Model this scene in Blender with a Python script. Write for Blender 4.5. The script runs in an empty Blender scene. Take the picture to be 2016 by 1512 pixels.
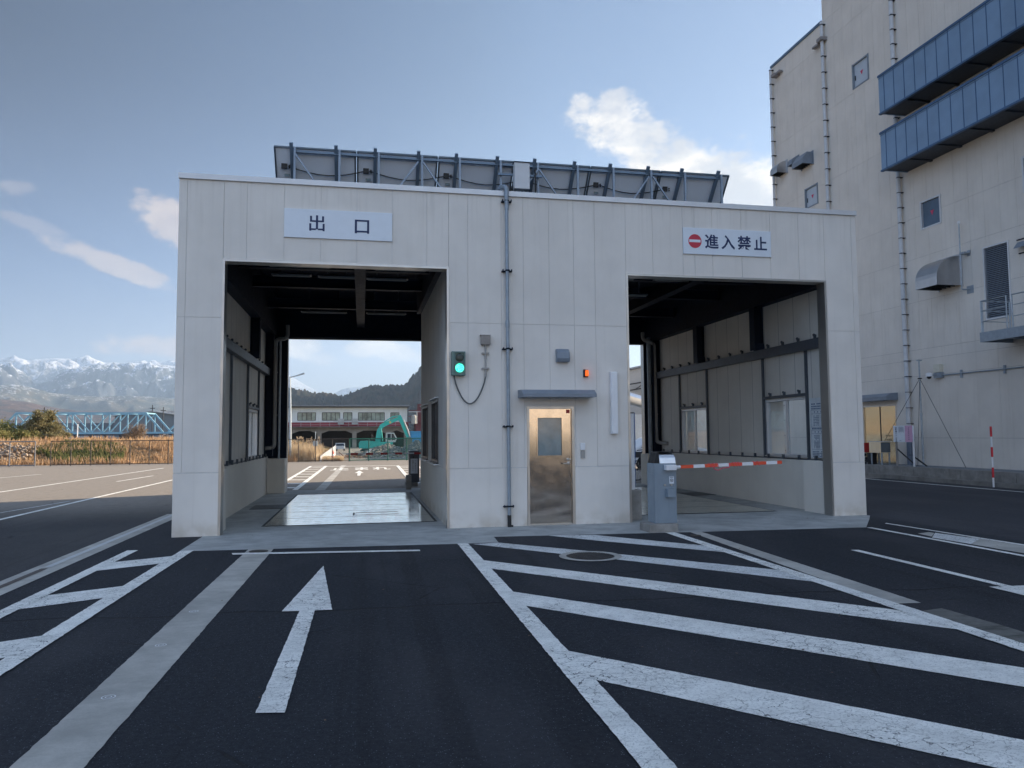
import bpy, bmesh, math, random
import numpy as np
from mathutils import Vector, Matrix, noise
random.seed(7)
SC = bpy.context.scene
COL = SC.collection
PI = math.pi
R = math.radians

# ------------------------------------------------------------------ camera
cam = bpy.data.cameras.new('camera'); camo = bpy.data.objects.new('camera', cam); COL.objects.link(camo)
cam.sensor_width = 36; cam.lens = 26.38; cam.clip_start = 0.05; cam.clip_end = 40000
yaw, pitch, roll = 0.1976, 0.0675, -0.00763
f = Vector((math.sin(yaw)*math.cos(pitch), math.cos(yaw)*math.cos(pitch), math.sin(pitch)))
r0 = Vector((math.cos(yaw), -math.sin(yaw), 0)); u0 = r0.cross(f)
rr = r0*math.cos(roll)+u0*math.sin(roll); uu = -r0*math.sin(roll)+u0*math.cos(roll)
m = Matrix((rr, uu, -f)).transposed().to_4x4(); m.translation = Vector((0, -12.965, 1.598))
camo.matrix_world = m
SC.camera = camo

# ------------------------------------------------------------------ world, sun, exposure
SUN_EL, SUN_AZ = R(19.0), R(69.0)         # azimuth measured from +Y towards +X
SC.view_settings.view_transform = 'Standard'; SC.view_settings.look = 'None'
SC.view_settings.gamma = 1; SC.view_settings.exposure = 1.70
SC.cycles.max_bounces = 7; SC.cycles.diffuse_bounces = 4; SC.cycles.glossy_bounces = 4
SC.cycles.transparent_max_bounces = 12; SC.cycles.volume_bounces = 0
SC.cycles.sample_clamp_indirect = 6
SC.cycles.volume_max_steps = 64
W = bpy.data.worlds.new('World'); SC.world = W; W.use_nodes = True
nt = W.node_tree; nt.nodes.clear()

class NB:
    """small helper for writing node trees as expressions"""
    def __init__(s, nt): s.nt = nt
    def n(s, t, **k):
        o = s.nt.nodes.new(t)
        for a, b in k.items(): setattr(o, a, b)
        return o
    def put(s, sock, v):
        if hasattr(v, 'is_output') or isinstance(v, bpy.types.NodeSocket): s.nt.links.new(v, sock)
        else: sock.default_value = v
    def m(s, op, a, b=0.0, c=0.0, clamp=False):
        o = s.n('ShaderNodeMath', operation=op, use_clamp=clamp)
        s.put(o.inputs[0], a)
        if len(o.inputs) > 1: s.put(o.inputs[1], b)
        if len(o.inputs) > 2: s.put(o.inputs[2], c)
        return o.outputs[0]
    def mr(s, v, a, b, c=0.0, d=1.0, smooth=True):
        o = s.n('ShaderNodeMapRange'); o.interpolation_type = 'SMOOTHSTEP' if smooth else 'LINEAR'
        s.put(o.inputs[0], v)
        for i, x in enumerate((a, b, c, d)): s.put(o.inputs[i+1], x)
        return o.outputs[0]
    def mix(s, fac, a, b, blend='MIX'):
        o = s.n('ShaderNodeMix', data_type='RGBA', blend_type=blend)
        s.put(o.inputs[0], fac); s.put(o.inputs[6], a); s.put(o.inputs[7], b)
        return o.outputs[2]
    def noise(s, vec, scale, detail=2.0, rough=0.5, dist=0.0, out=0, dims='3D'):
        o = s.n('ShaderNodeTexNoise', noise_dimensions=dims)
        if vec is not None: s.put(o.inputs['Vector'], vec)
        o.inputs['Scale'].default_value = scale; o.inputs['Detail'].default_value = detail
        o.inputs['Roughness'].default_value = rough; o.inputs['Distortion'].default_value = dist
        return o.outputs[out]
    def voro(s, vec, scale, feature='F1', out='Distance', rnd=1.0):
        o = s.n('ShaderNodeTexVoronoi', feature=feature)
        if vec is not None: s.put(o.inputs['Vector'], vec)
        o.inputs['Scale'].default_value = scale; o.inputs['Randomness'].default_value = rnd
        return o.outputs[out]
    def mapping(s, vec, scale=(1, 1, 1), rot=(0, 0, 0), loc=(0, 0, 0)):
        o = s.n('ShaderNodeMapping'); s.put(o.inputs[0], vec)
        o.inputs['Scale'].default_value = scale; o.inputs['Rotation'].default_value = rot
        o.inputs['Location'].default_value = loc
        return o.outputs[0]
    def sep(s, vec):
        o = s.n('ShaderNodeSeparateXYZ'); s.put(o.inputs[0], vec); return o.outputs
    def comb(s, x, y, z):
        o = s.n('ShaderNodeCombineXYZ')
        for i, v in enumerate((x, y, z)): s.put(o.inputs[i], v)
        return o.outputs[0]

def rgb(r, g, b): return (r, g, b, 1.0)

b = NB(nt)
out = b.n('ShaderNodeOutputWorld'); bg = b.n('ShaderNodeBackground')
nt.links.new(bg.outputs[0], out.inputs[0])
sky = b.n('ShaderNodeTexSky', sky_type='NISHITA'); sky.sun_disc = False
sky.sun_elevation = SUN_EL; sky.sun_rotation = SUN_AZ
sky.air_density = 1.0; sky.dust_density = 0.6; sky.ozone_density = 2.0; sky.altitude = 10
tc = b.n('ShaderNodeTexCoord').outputs['Generated']
x, y, z = b.sep(tc)
el = b.m('MULTIPLY', b.m('ARCSINE', z), 180/PI)
az = b.m('MULTIPLY', b.m('ARCTAN2', x, y), 180/PI)
# thin pale veil that whitens the sky towards the horizon
veil = b.mr(el, 0.0, 34.0, 0.72, 0.10)
vcol = b.mix(b.mr(el, 1.0, 13.0), rgb(4.0, 4.0, 4.1), rgb(2.25, 3.15, 4.9))
back = b.mr(y, 0.25, -0.35)
skyc = b.mix(veil, sky.outputs[0], vcol)
dim = b.m('ADD', b.mr(az, -30.0, 14.0, .08, .53, smooth=False), b.mr(az, 6.0, 60.0, 0.0, .10, smooth=False))
dim = b.m('ADD', dim, b.mr(el, 26.0, 3.0, 0.0, .24))
dim = b.m('ADD', dim, b.m('MULTIPLY', back, .50))
skyc = b.mix(1.0, skyc, b.comb(b.m('MULTIPLY', dim, b.m('MULTIPLY', b.mr(az, -30.0, 8.0, .88, 1.0, smooth=False), b.mr(back, 0, 1, 1.0, .84, smooth=False))), dim, b.m('MULTIPLY', dim, b.m('MULTIPLY', b.mr(az, -30.0, 8.0, 1.24, 1.0, smooth=False), b.mr(back, 0, 1, 1.02, 1.07, smooth=False)))), 'MULTIPLY')
# clouds
n1 = b.noise(b.mapping(tc, (1, 1, 1.5)), 12.0, 9.0, 0.64, 0.35)
n2 = b.noise(b.mapping(tc, (1, 1, 1.7), loc=(3, 1, 2)), 34.0, 6.0, 0.6)
nn = b.m('ADD', b.m('MULTIPLY', b.m('SUBTRACT', n1, 0.5), 3.2), b.m('MULTIPLY', b.m('SUBTRACT', n2, 0.5), 2.4))
def blob(a0, e0, wa, we, tilt, dens):
    da = b.m('SUBTRACT', az, a0); de = b.m('SUBTRACT', b.m('SUBTRACT', el, e0), b.m('MULTIPLY', da, tilt))
    q = b.m('ADD', b.m('POWER', b.m('ABSOLUTE', b.m('DIVIDE', da, wa)), 2.0), b.m('POWER', b.m('ABSOLUTE', b.m('DIVIDE', de, we)), 2.0))
    v = b.m('ADD', b.m('SUBTRACT', 1.25, q), nn)
    return b.m('MULTIPLY', b.mr(v, 0.0, .95), dens)
BL = [(20.2, 22.4, 4.0, 2.2, -0.28, .85), (24.6, 19.4, 4.6, 2.9, -0.40, 1.0), (31.5, 15.4, 8.0, 4.2, -0.30, 1.0), (25.5, 16.8, 5.0, 2.6, -0.35, .95), (35, 12, 9, 4, 0, .9),
      (-13.2, 14.8, 3.1, 1.5, -0.25, .85), (-16.8, 11.6, 4.8, .75, -0.30, .75), (-22.8, 15.8, 1.2, .5, 0, .25), (-21.5, 13.6, 2.0, .5, -.25, .30),
      (-13.0, 6.3, 4.2, .95, 0.02, 1.0), (-4.3, 6.5, 1.6, .8, 0, .8), (-3.0, 5.7, 1.5, .55, -.1, .75), (-.1, 6.5, 1.3, .7, 0, .8), (2.6, 6.3, 2.6, .8, -.2, .75),
      (8, 10, 6, 2.0, 0, .7), (55, 12, 16, 5, 0, .9), (-60, 16, 18, 4, 0, .6)]
cl = None
for B in BL:
    v = blob(*B); cl = v if cl is None else b.m('MAXIMUM', cl, v)
# a broken bright cloud field added behind the camera to light the facade
cf = b.m('MULTIPLY', b.mr(b.noise(b.mapping(tc, (1, 1, 2.2), loc=(5, 5, 5)), 3.2, 6.0, 0.6), 0.42, 0.62), back)
cf = b.m('MULTIPLY', cf, b.mr(el, 60.0, 10.0, .55, .9))
shade = b.mr(b.noise(b.mapping(tc, (1, 1, 1.6), loc=(0, 0, -0.03)), 13.0, 5.0, 0.6, 0.25), 0.40, 0.66)
ccol = b.mix(shade, rgb(2.8, 2.8, 2.9), rgb(5.0, 4.55, 3.95))
ccolw = b.mix(b.mr(az, -12.0, -7.0), b.mix(0.70, ccol, rgb(2.5, 1.95, 1.85)), ccol)
skyc = b.mix(cl, skyc, ccolw)
skyc = b.mix(cf, skyc, rgb(7.6, 8.9, 10.9))
# warm low band added behind the camera for the steel door to reflect
wb = b.m('MULTIPLY', b.m('MULTIPLY', b.mr(y, -0.55, -0.9), b.mr(el, 11.0, 4.0)), 0.9)
skyc = b.mix(wb, skyc, rgb(8.8, 6.6, 4.2))
b.put(bg.inputs[0], skyc); bg.inputs[1].default_value = 0.075

sl = bpy.data.lights.new('sun', 'SUN'); sl.energy = 5.0; sl.angle = R(0.55); sl.color = (1.0, 0.83, 0.62)
so = bpy.data.objects.new('sun', sl); COL.objects.link(so)
sd = Vector((math.sin(SUN_AZ)*math.cos(SUN_EL), math.cos(SUN_AZ)*math.cos(SUN_EL), math.sin(SUN_EL)))
so.rotation_euler = sd.to_track_quat('Z', 'Y').to_euler(); so.location = (60, 30, 60)

# ------------------------------------------------------------------ mesh helper
class M:
    def __init__(s): s.bm = bmesh.new()
    def box(s, x0, x1, y0, y1, z0, z1, bev=0.0, rot=None, about=None):
        r = bmesh.ops.create_cube(s.bm, size=1.0)
        vs = r['verts']
        c = Vector(((x0+x1)/2, (y0+y1)/2, (z0+z1)/2)); d = Vector((abs(x1-x0), abs(y1-y0), abs(z1-z0)))
        for v in vs: v.co = Vector((v.co.x*d.x, v.co.y*d.y, v.co.z*d.z))+c
        if bev > 0:
            es = {e for v in vs for e in v.link_edges}
            rb = bmesh.ops.bevel(s.bm, geom=list(es), offset=bev, segments=2, affect='EDGES', profile=0.6)
            vs = list({v for v in rb['verts']} | {v for v in vs if v.is_valid})
        if rot is not None:
            p = Vector(about) if about else c
            for v in vs: v.co = rot @ (v.co-p)+p
        return s
    def obox(s, p, q, w, h, up=(0, 0, 1), bev=0.0):
        """beam from p to q, width w, height h"""
        p = Vector(p); q = Vector(q); d = (q-p); L = d.length; d.normalize()
        a = d.cross(Vector(up))
        if a.length < 1e-4: a = d.cross(Vector((1, 0, 0)))
        a.normalize(); c = a.cross(d)
        vs = []
        for t in (0, L):
            for i, j in ((-1, -1), (1, -1), (1, 1), (-1, 1)):
                vs.append(s.bm.verts.new(p+d*t+a*(i*w/2)+c*(j*h/2)))
        for q4 in ((0, 1, 2, 3), (7, 6, 5, 4), (0, 4, 5, 1), (1, 5, 6, 2), (2, 6, 7, 3), (3, 7, 4, 0)):
            s.bm.faces.new([vs[i] for i in q4])
        return s
    def tube(s, pts, r, n=10, caps=True):
        pts = [Vector(p) for p in pts]; rs = r if isinstance(r, (list, tuple)) else [r]*len(pts)
        rings = []; ref = None
        for i, p in enumerate(pts):
            d = (pts[min(i+1, len(pts)-1)]-pts[max(i-1, 0)]).normalized()
            if ref is None: ref = d.orthogonal().normalized()
            ref = (ref-d*ref.dot(d)).normalized(); c = d.cross(ref)
            rings.append([s.bm.verts.new(p+(ref*math.cos(2*PI*k/n)+c*math.sin(2*PI*k/n))*rs[i]) for k in range(n)])
        for a, bb in zip(rings, rings[1:]):
            for k in range(n): s.bm.faces.new((a[k], a[(k+1) % n], bb[(k+1) % n], bb[k]))
        if caps: s.bm.faces.new(rings[0][::-1]); s.bm.faces.new(rings[-1])
        return s
    def prism(s, poly, axis, a, bb):
        """polygon in the two other axes, extruded along axis from a to bb"""
        def P(u, v, w):
            return {'x': (w, u, v), 'y': (u, w, v), 'z': (u, v, w)}[axis]
        A = [s.bm.verts.new(P(u, v, a)) for u, v in poly]; B = [s.bm.verts.new(P(u, v, bb)) for u, v in poly]
        s.bm.faces.new(A); s.bm.faces.new(B[::-1]); n = len(poly)
        for i in range(n): s.bm.faces.new((A[i], B[i], B[(i+1) % n], A[(i+1) % n]))
        return s
    def face(s, pts):
        s.bm.faces.new([s.bm.verts.new(p) for p in pts]); return s
    def sheet(s, pts, z, t=0.0):
        return s.face([(p[0], p[1], z) for p in pts])
    def disc(s, c, r, n=24, ry=None):
        return s.face([(c[0]+r*math.cos(2*PI*k/n), c[1]+(ry or r)*math.sin(2*PI*k/n), c[2]) for k in range(n)])
    def ring(s, c, r0, r1, n=32):
        for k in range(n):
            a, d = 2*PI*k/n, 2*PI*(k+1)/n
            s.face([(c[0]+q*math.cos(t), c[1]+q*math.sin(t), c[2]) for q, t in ((r0, a), (r1, a), (r1, d), (r0, d))])
        return s
    def ball(s, c, r, seg=10, sc=(1, 1, 1)):
        ret = bmesh.ops.create_uvsphere(s.bm, u_segments=seg, v_segments=max(5, seg//2+1), radius=r)
        for v in ret['verts']: v.co = Vector((v.co.x*sc[0], v.co.y*sc[1], v.co.z*sc[2]))+Vector(c)
        return s
    def rings(s, prof, c, n=20, axis='z'):
        """lathe; prof = [(r, h)]"""
        rg = []
        for r, h in prof:
            L = []
            for k in range(n):
                u, v = r*math.cos(2*PI*k/n), r*math.sin(2*PI*k/n)
                q = {'z': (u, v, h), 'y': (u, h, v), 'x': (h, u, v)}[axis]
                L.append(s.bm.verts.new((c[0]+q[0], c[1]+q[1], c[2]+q[2])))
            rg.append(L)
        for a, d in zip(rg, rg[1:]):
            for k in range(n): s.bm.faces.new((a[k], a[(k+1) % n], d[(k+1) % n], d[k]))
        s.bm.faces.new(rg[0][::-1]); s.bm.faces.new(rg[-1]); return s
    def text(s, body, size, fn, bold=0.0, depth=0.0, squeeze=1.0):
        """flat lettering; fn maps (u, v) in text space to a 3D point"""
        c = bpy.data.curves.new('lettering', 'FONT'); c.body = body; c.size = size; c.offset = bold
        c.resolution_u = 3
        o = bpy.data.objects.new('lettering', c); COL.objects.link(o)
        dg = bpy.context.evaluated_depsgraph_get(); me = bpy.data.meshes.new_from_object(o.evaluated_get(dg))
        vs = [s.bm.verts.new(fn(v.co.x*squeeze, v.co.y)) for v in me.vertices]
        for p in me.polygons:
            try: s.bm.faces.new([vs[i] for i in p.vertices])
            except ValueError: pass
        bpy.data.objects.remove(o); bpy.data.curves.remove(c); bpy.data.meshes.remove(me)
        return s

ORG = {}
def link(name, me, mat, parent=None, org=(0, 0, 0), smooth=False):
    o = bpy.data.objects.new(name, me); COL.objects.link(o)
    if mat: me.materials.append(mat)
    if smooth:
        for p in me.polygons: p.use_smooth = True
    o.parent = parent
    return o
def build(name, m, mat, parent=None, org=None, smooth=False, norm=True):
    og = Vector(ORG[parent.name]) if parent is not None else Vector(org or (0, 0, 0))
    if norm: bmesh.ops.recalc_face_normals(m.bm, faces=m.bm.faces[:])
    for v in m.bm.verts: v.co -= og
    me = bpy.data.meshes.new(name); m.bm.to_mesh(me); m.bm.free()
    o = link(name, me, mat, parent, smooth=False)
    if smooth:
        for p in me.polygons: p.use_smooth = True
        try: me.set_sharp_from_angle(angle=R(38))
        except Exception: pass
    if parent is None: o.location = og
    ORG[o.name] = tuple(og)
    return o
def thing(name, label, cat, loc, group=None):
    o = bpy.data.objects.new(name, None); COL.objects.link(o); o.location = loc; o.empty_display_size = 0.2
    ORG[o.name] = tuple(loc)
    return tag(o, label, cat, group)
def tag(o, label, cat, group=None):
    o['label'] = label; o['category'] = cat
    if group: o['group'] = group
    return o
def struct(name, m, mat, smooth=False, kind='structure', norm=True, label=None):
    o = build(name, m, mat, smooth=smooth, norm=norm); o['kind'] = kind
    if label: o['label'] = label
    return o
def copy_thing(root, loc, label):
    c = root.copy(); COL.objects.link(c); c.location = loc; c['label'] = label; ORG[c.name] = tuple(loc)
    for ch in [o for o in bpy.data.objects if o.parent == root]:
        d = ch.copy(); COL.objects.link(d); d.parent = c
        for g in [o for o in bpy.data.objects if o.parent == ch]:
            e = g.copy(); COL.objects.link(e); e.parent = d
    return c

# ------------------------------------------------------------------ materials
def newmat(name):
    m = bpy.data.materials.new(name); m.use_nodes = True; m.node_tree.nodes.clear()
    bb = NB(m.node_tree); o = bb.n('ShaderNodeOutputMaterial'); p = bb.n('ShaderNodeBsdfPrincipled')
    m.node_tree.links.new(p.outputs[0], o.inputs[0])
    return m, bb, p, o
def geo(bb): return bb.n('ShaderNodeNewGeometry').outputs['Position']
def bump(bb, p, h, strength=0.3, dist=0.01):
    n = bb.n('ShaderNodeBump'); n.inputs['Strength'].default_value = strength; n.inputs['Distance'].default_value = dist
    bb.put(n.inputs['Height'], h); bb.put(p.inputs['Normal'], n.outputs[0])
def simple(name, c, rough=0.6, metal=0.0, var=0.12, sc=6.0, bmp=0.0, bsc=60.0, dirt=None, spec=None):
    m, bb, p, o = newmat(name); P = geo(bb)
    n = bb.noise(P, sc, 4.0, 0.6)
    k = bb.mr(n, 0.25, 0.75, 1-var, 1+var, smooth=False)
    c2 = bb.mix(1.0, rgb(*c), bb.comb(k, k, k), 'MULTIPLY')
    if dirt:
        s = bb.noise(bb.mapping(P, (3, 3, .25)), 2.2, 5.0, 0.65)
        c2 = bb.mix(bb.m('MULTIPLY', bb.mr(s, .5, .78), dirt[1]), c2, rgb(*dirt[0]))
    bb.put(p.inputs['Base Color'], c2)
    bb.put(p.inputs['Roughness'], bb.mr(bb.noise(P, sc*2.3, 3.0), .3, .7, max(.02, rough-.06), min(1, rough+.06), smooth=False))
    p.inputs['Metallic'].default_value = metal
    if spec is not None: p.inputs['Specular IOR Level'].default_value = spec
    if bmp: bump(bb, p, bb.noise(P, bsc, 3.0), bmp, 0.004)
    return m
def emis(name, c, s):
    m, bb, p, o = newmat(name); p.inputs['Base Color'].default_value = rgb(*[q*.4 for q in c])
    p.inputs['Emission Color'].default_value = rgb(*c); p.inputs['Emission Strength'].default_value = s
    return m
def glassmat(name, tint=(.9, .95, .96), refl=.18):
    m, bb, p, o = newmat(name)
    tr = bb.n('ShaderNodeBsdfTransparent'); tr.inputs[0].default_value = rgb(*tint)
    gl = bb.n('ShaderNodeBsdfGlossy'); gl.inputs['Roughness'].default_value = .01
    fr = bb.n('ShaderNodeLayerWeight'); fr.inputs[0].default_value = .5
    mx = bb.n('ShaderNodeMixShader'); bb.put(mx.inputs[0], bb.m('ADD', bb.m('POWER', fr.outputs['Facing'], 4.0), refl*.4, clamp=True))
    bb.nt.links.new(tr.outputs[0], mx.inputs[1]); bb.nt.links.new(gl.outputs[0], mx.inputs[2])
    bb.nt.links.new(mx.outputs[0], o.inputs[0]); return m

# asphalt
def asphalt():
    m, bb, p, o = newmat('asphalt'); P = geo(bb)
    fine = bb.noise(P, 95.0, 3.0, .8); mid = bb.noise(P, 26.0, 4.0, .7); big = bb.noise(bb.mapping(P, (1, .45, 1)), .55, 5.0, .6)
    c = bb.mix(bb.mr(fine, .3, .72), rgb(.003, .0045, .0075), rgb(.036, .042, .055))
    c = bb.mix(bb.mr(mid, .35, .7, 0, .5), c, rgb(.014, .016, .022))
    c = bb.mix(bb.m('MULTIPLY', bb.mr(big, .44, .62), .65), c, rgb(.040, .041, .048))
    trk = bb.noise(bb.mapping(P, (2.6, .05, 1)), 1.0, 4.0, .6)
    c = bb.mix(bb.m('MULTIPLY', bb.mr(trk, .54, .64), .45), c, rgb(.008, .009, .013))
    # pale stone chips showing on the worn surface
    v = bb.n('ShaderNodeTexVoronoi'); bb.put(v.inputs['Vector'], P); v.inputs['Scale'].default_value = 85
    chip = bb.m('MULTIPLY', bb.mr(v.outputs['Distance'], .34, .18), bb.mr(bb.sep(v.outputs['Color'])[0], .84, .94))
    c = bb.mix(chip, c, rgb(.16, .18, .21))
    # the side road is older, paler asphalt
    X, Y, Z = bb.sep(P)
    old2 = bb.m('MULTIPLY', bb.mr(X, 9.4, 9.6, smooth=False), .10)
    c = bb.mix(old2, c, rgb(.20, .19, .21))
    old = bb.m('MAXIMUM', bb.mr(Y, 10.1, 10.2, smooth=False), bb.mr(X, -3.7, -3.8, smooth=False))  # far and left yard painted paler to stand for its sunlight
    sunlit_col = bb.mix(bb.mr(bb.noise(P, 5.0, 6.0, .7), .3, .7), rgb(.25, .222, .19), rgb(.33, .29, .25))
    sunlit_col = bb.mix(bb.mr(fine, .3, .7, 0, .35), sunlit_col, rgb(.06, .056, .055))
    sunlit_fade = bb.mr(Y, 2.0, 8.0, .12, 1.0)
    c = bb.mix(bb.m('MULTIPLY', old, sunlit_fade), c, sunlit_col)  # old masks the yard painted paler for its sunlight
    # sealed paving joints and a few hairline cracks
    jn = bb.m('MULTIPLY', bb.m('SUBTRACT', bb.noise(bb.mapping(P, (.8, .8, 1)), 1.4, 4.0), .5), .32)
    def joint(a, bb_, w=.034):
        return bb.mr(bb.m('ABSOLUTE', bb.m('ADD', bb.m('ADD', Y, bb.m('MULTIPLY', X, bb_)), bb.m('SUBTRACT', jn, a))), w, w*.4)
    j = bb.m('MULTIPLY', joint(-5.75, .075), bb.mr(X, -3.6, -3.5, smooth=False))
    j = bb.m('MAXIMUM', j, bb.m('MULTIPLY', bb.mr(bb.voro(bb.mapping(P, (.22, .4, 1)), 1.0, 'DISTANCE_TO_EDGE'), .004, .0015), bb.mr(bb.noise(P, .8), .52, .6)))
    c = bb.mix(bb.m('MULTIPLY', j, .75), c, rgb(.012, .012, .014))
    st = bb.mr(bb.noise(bb.mapping(P, (1, .35, 1), loc=(9, 2, 0)), 1.6, 5.0, .65), .60, .74)
    c = bb.mix(bb.m('MULTIPLY', st, .3), c, rgb(.013, .013, .016))
    bb.put(p.inputs['Base Color'], c)
    bb.put(p.inputs['Roughness'], bb.mr(mid, .3, .7, .78, .95)); p.inputs['Specular IOR Level'].default_value = .35
    bump(bb, p, bb.m('ADD', bb.m('ADD', fine, bb.m('MULTIPLY', mid, .6)), bb.m('MULTIPLY', j, -2.0)), .75, .006)
    return m
def paint(name='road_paint', c=(.60, .61, .60), wear=.5):
    m, bb, p, o = newmat(name); P = geo(bb)
    c1 = bb.mix(bb.mr(bb.noise(P, 3.0, 6.0, .7), .35, .7), rgb(*c), rgb(*[q*.78 for q in c]))
    dn = bb.n('ShaderNodeVectorMath', operation='ADD'); bb.put(dn.inputs[0], P)
    no = bb.n('ShaderNodeVectorMath', operation='SCALE'); bb.put(no.inputs[0], bb.noise(P, 9.0, 3.0, .6, out=1)); no.inputs['Scale'].default_value = .16
    bb.put(dn.inputs[1], no.outputs[0]); PD = dn.outputs[0]
    crack = bb.m('MULTIPLY', bb.mr(bb.voro(bb.mapping(PD, (1, 1.6, 1)), 5.5, 'DISTANCE_TO_EDGE'), .022, .007), bb.mr(bb.noise(P, 1.1, 4.0), .38, .60))
    crack = bb.m('MAXIMUM', crack, bb.m('MULTIPLY', bb.mr(bb.voro(bb.mapping(PD, (1, 1.3, 1), loc=(3, 1, 0)), 12.0, 'DISTANCE_TO_EDGE'), .035, .012), bb.mr(bb.noise(P, 1.3, 3.0), .50, .66, 0, .55)))
    scuff = bb.m('MULTIPLY', bb.mr(bb.noise(bb.mapping(P, (1, 2.2, 1), rot=(0, 0, .6)), 26.0, 6.0, .78), .52, .68), bb.mr(bb.noise(P, 1.1, 3.0), .30, .62, .35, 1))
    pit = bb.mr(bb.noise(P, 75.0, 2.0, .7), .56, .68, 0, .7)
    w = bb.m('MAXIMUM', bb.m('MAXIMUM', crack, bb.m('MULTIPLY', scuff, wear)), bb.m('MULTIPLY', pit, wear), clamp=True)
    bb.put(p.inputs['Base Color'], bb.mix(w, c1, rgb(.075, .075, .078))); p.inputs['Roughness'].default_value = .8
    bump(bb, p, bb.m('ADD', bb.noise(P, 180.0, 2.0), bb.m('MULTIPLY', w, -1.5)), .45, .004)
    return m
def concrete(name, c=(.30, .30, .29), rough=.85, streak=.5, dark=.45, sc=1.5):
    m, bb, p, o = newmat(name); P = geo(bb)
    a = bb.noise(P, sc, 7.0, .68); f_ = bb.noise(P, 90.0, 3.0, .6)
    c1 = bb.mix(bb.mr(a, .32, .70), rgb(*[q*.72 for q in c]), rgb(*[q*1.14 for q in c]))
    s = bb.noise(bb.mapping(P, (.55, 2.8, 1), rot=(0, 0, .08)), 2.4, 7.0, .70)
    c1 = bb.mix(bb.m('MULTIPLY', bb.mr(s, .50, .70), streak), c1, rgb(*[q*dark for q in c]))
    c1 = bb.mix(bb.mr(f_, .35, .72, 0, .25), c1, rgb(*[q*.6 for q in c]))
    bb.put(p.inputs['Base Color'], c1); bb.put(p.inputs['Roughness'], bb.mr(s, .35, .7, rough-.12, rough))
    bump(bb, p, bb.m('ADD', f_, a), .25, .004)
    return m
def cladding(name, c, groove=None, dirt=.35, base_z=0.0):
    m, bb, p, o = newmat(name); P = geo(bb); X, Y, Z = bb.sep(P)
    n = bb.noise(P, 1.1, 5.0, .6); n2 = bb.noise(P, 70.0, 3.0, .6)
    c1 = bb.mix(bb.mr(n, .3, .7), rgb(*[q*.94 for q in c]), rgb(*[q*1.04 for q in c]))
    rain = bb.noise(bb.mapping(P, (5, 5, .16)), 1.7, 6.0, .66)
    c1 = bb.mix(bb.m('MULTIPLY', bb.mr(rain, .50, .80), dirt), c1, rgb(c[0]*.66, c[1]*.63, c[2]*.58))
    c1 = bb.mix(bb.m('MULTIPLY', bb.m('MULTIPLY', bb.mr(Z, base_z+.34, base_z), bb.mr(bb.noise(P, 4.0, 5.0), .35, .65)), .45), c1, rgb(c[0]*.55, c[1]*.48, c[2]*.38))
    if not groove:
        tp = bb.m('MULTIPLY', bb.mr(Z, 4.6, 5.86, smooth=False), bb.mr(bb.noise(bb.mapping(P, (9, 9, .3), loc=(1, 4, 2)), 1.3, 5.0, .6), .50, .72))
        c1 = bb.mix(bb.m('MULTIPLY', bb.m('MULTIPLY', tp, .28), bb.mr(Z, 5.95, 5.88, smooth=False)), c1, rgb(c[0]*.6, c[1]*.58, c[2]*.55))
    if groove:
        g, off = groove   # vertical joint every g metres along Y
        t = bb.m('ABSOLUTE', bb.m('SUBTRACT', bb.m('FRACT', bb.m('DIVIDE', bb.m('ADD', Y, off), g)), .5))
        gl = bb.mr(t, .5-.012/g, .5-.004/g)
        c1 = bb.mix(bb.m('MULTIPLY', gl, .6), c1, rgb(.08, .08, .08))
    bb.put(p.inputs['Base Color'], c1); p.inputs['Roughness'].default_value = .78
    p.inputs['Specular IOR Level'].default_value = .3
    bump(bb, p, bb.m('ADD', n2, bb.m('MULTIPLY', bb.noise(P, 14.0, 3.0), .8)), .14, .004)
    return m
def steel(name, c=(.62, .58, .52), rough=.24):
    m, bb, p, o = newmat(name); P = geo(bb)
    br = bb.noise(bb.mapping(P, (1, 1, 60)), 6.0, 3.0, .6); sm = bb.noise(P, 5.0, 5.0, .65)
    bb.put(p.inputs['Base Color'], bb.mix(bb.mr(sm, .35, .7), rgb(*c), rgb(*[q*.93 for q in c])))
    p.inputs['Metallic'].default_value = 1.0
    bb.put(p.inputs['Roughness'], bb.m('ADD', bb.mr(sm, .3, .7, rough-.02, rough+.03), bb.mr(br, .3, .7, 0, .05)))
    bump(bb, p, bb.m('ADD', bb.noise(P, 1.3, 1.0), bb.m('MULTIPLY', br, .004)), .035, .02)
    return m

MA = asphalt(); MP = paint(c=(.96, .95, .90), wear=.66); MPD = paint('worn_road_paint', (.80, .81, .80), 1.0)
MC = concrete('apron_concrete', (.44, .45, .44), .86, .55, .5); MCS = concrete('strip_concrete', (.50, .48, .44), .88, .4, .6)
MCB = concrete('block_concrete', (.30, .29, .27), .9, .4, .5, 3.0)
MALC = cladding('panel_facade', (.75, .715, .66), dirt=.20); MBACK = simple('joint_seal', (.60, .60, .59), .8)
MIN = cladding('panel_inner', (.64, .61, .55), dirt=.25); MBASE = simple('painted_base', (.78, .74, .66), .8, 0, .05, 1.5, dirt=((.50, .46, .40), .15))
MBIG = cladding('tower_panels', (.72, .675, .61), dirt=.36)
MCOP = simple('coping_metal', (.66, .67, .68), .42, .25, .05, 2)
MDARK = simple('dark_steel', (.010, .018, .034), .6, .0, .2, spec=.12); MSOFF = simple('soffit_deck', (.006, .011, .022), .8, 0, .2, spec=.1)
MPOST = simple('blue_grey_steel', (.055, .068, .085), .5, 0, .15, dirt=((.03, .03, .03), .4))
MSS = steel('stainless_door', (.58, .51, .44), .085); MTRIM = simple('stainless_trim', (.46, .45, .43), .34, .85, .05, 2)
MHOODS = steel('stainless_hood', (.50, .50, .51), .30)
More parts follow.
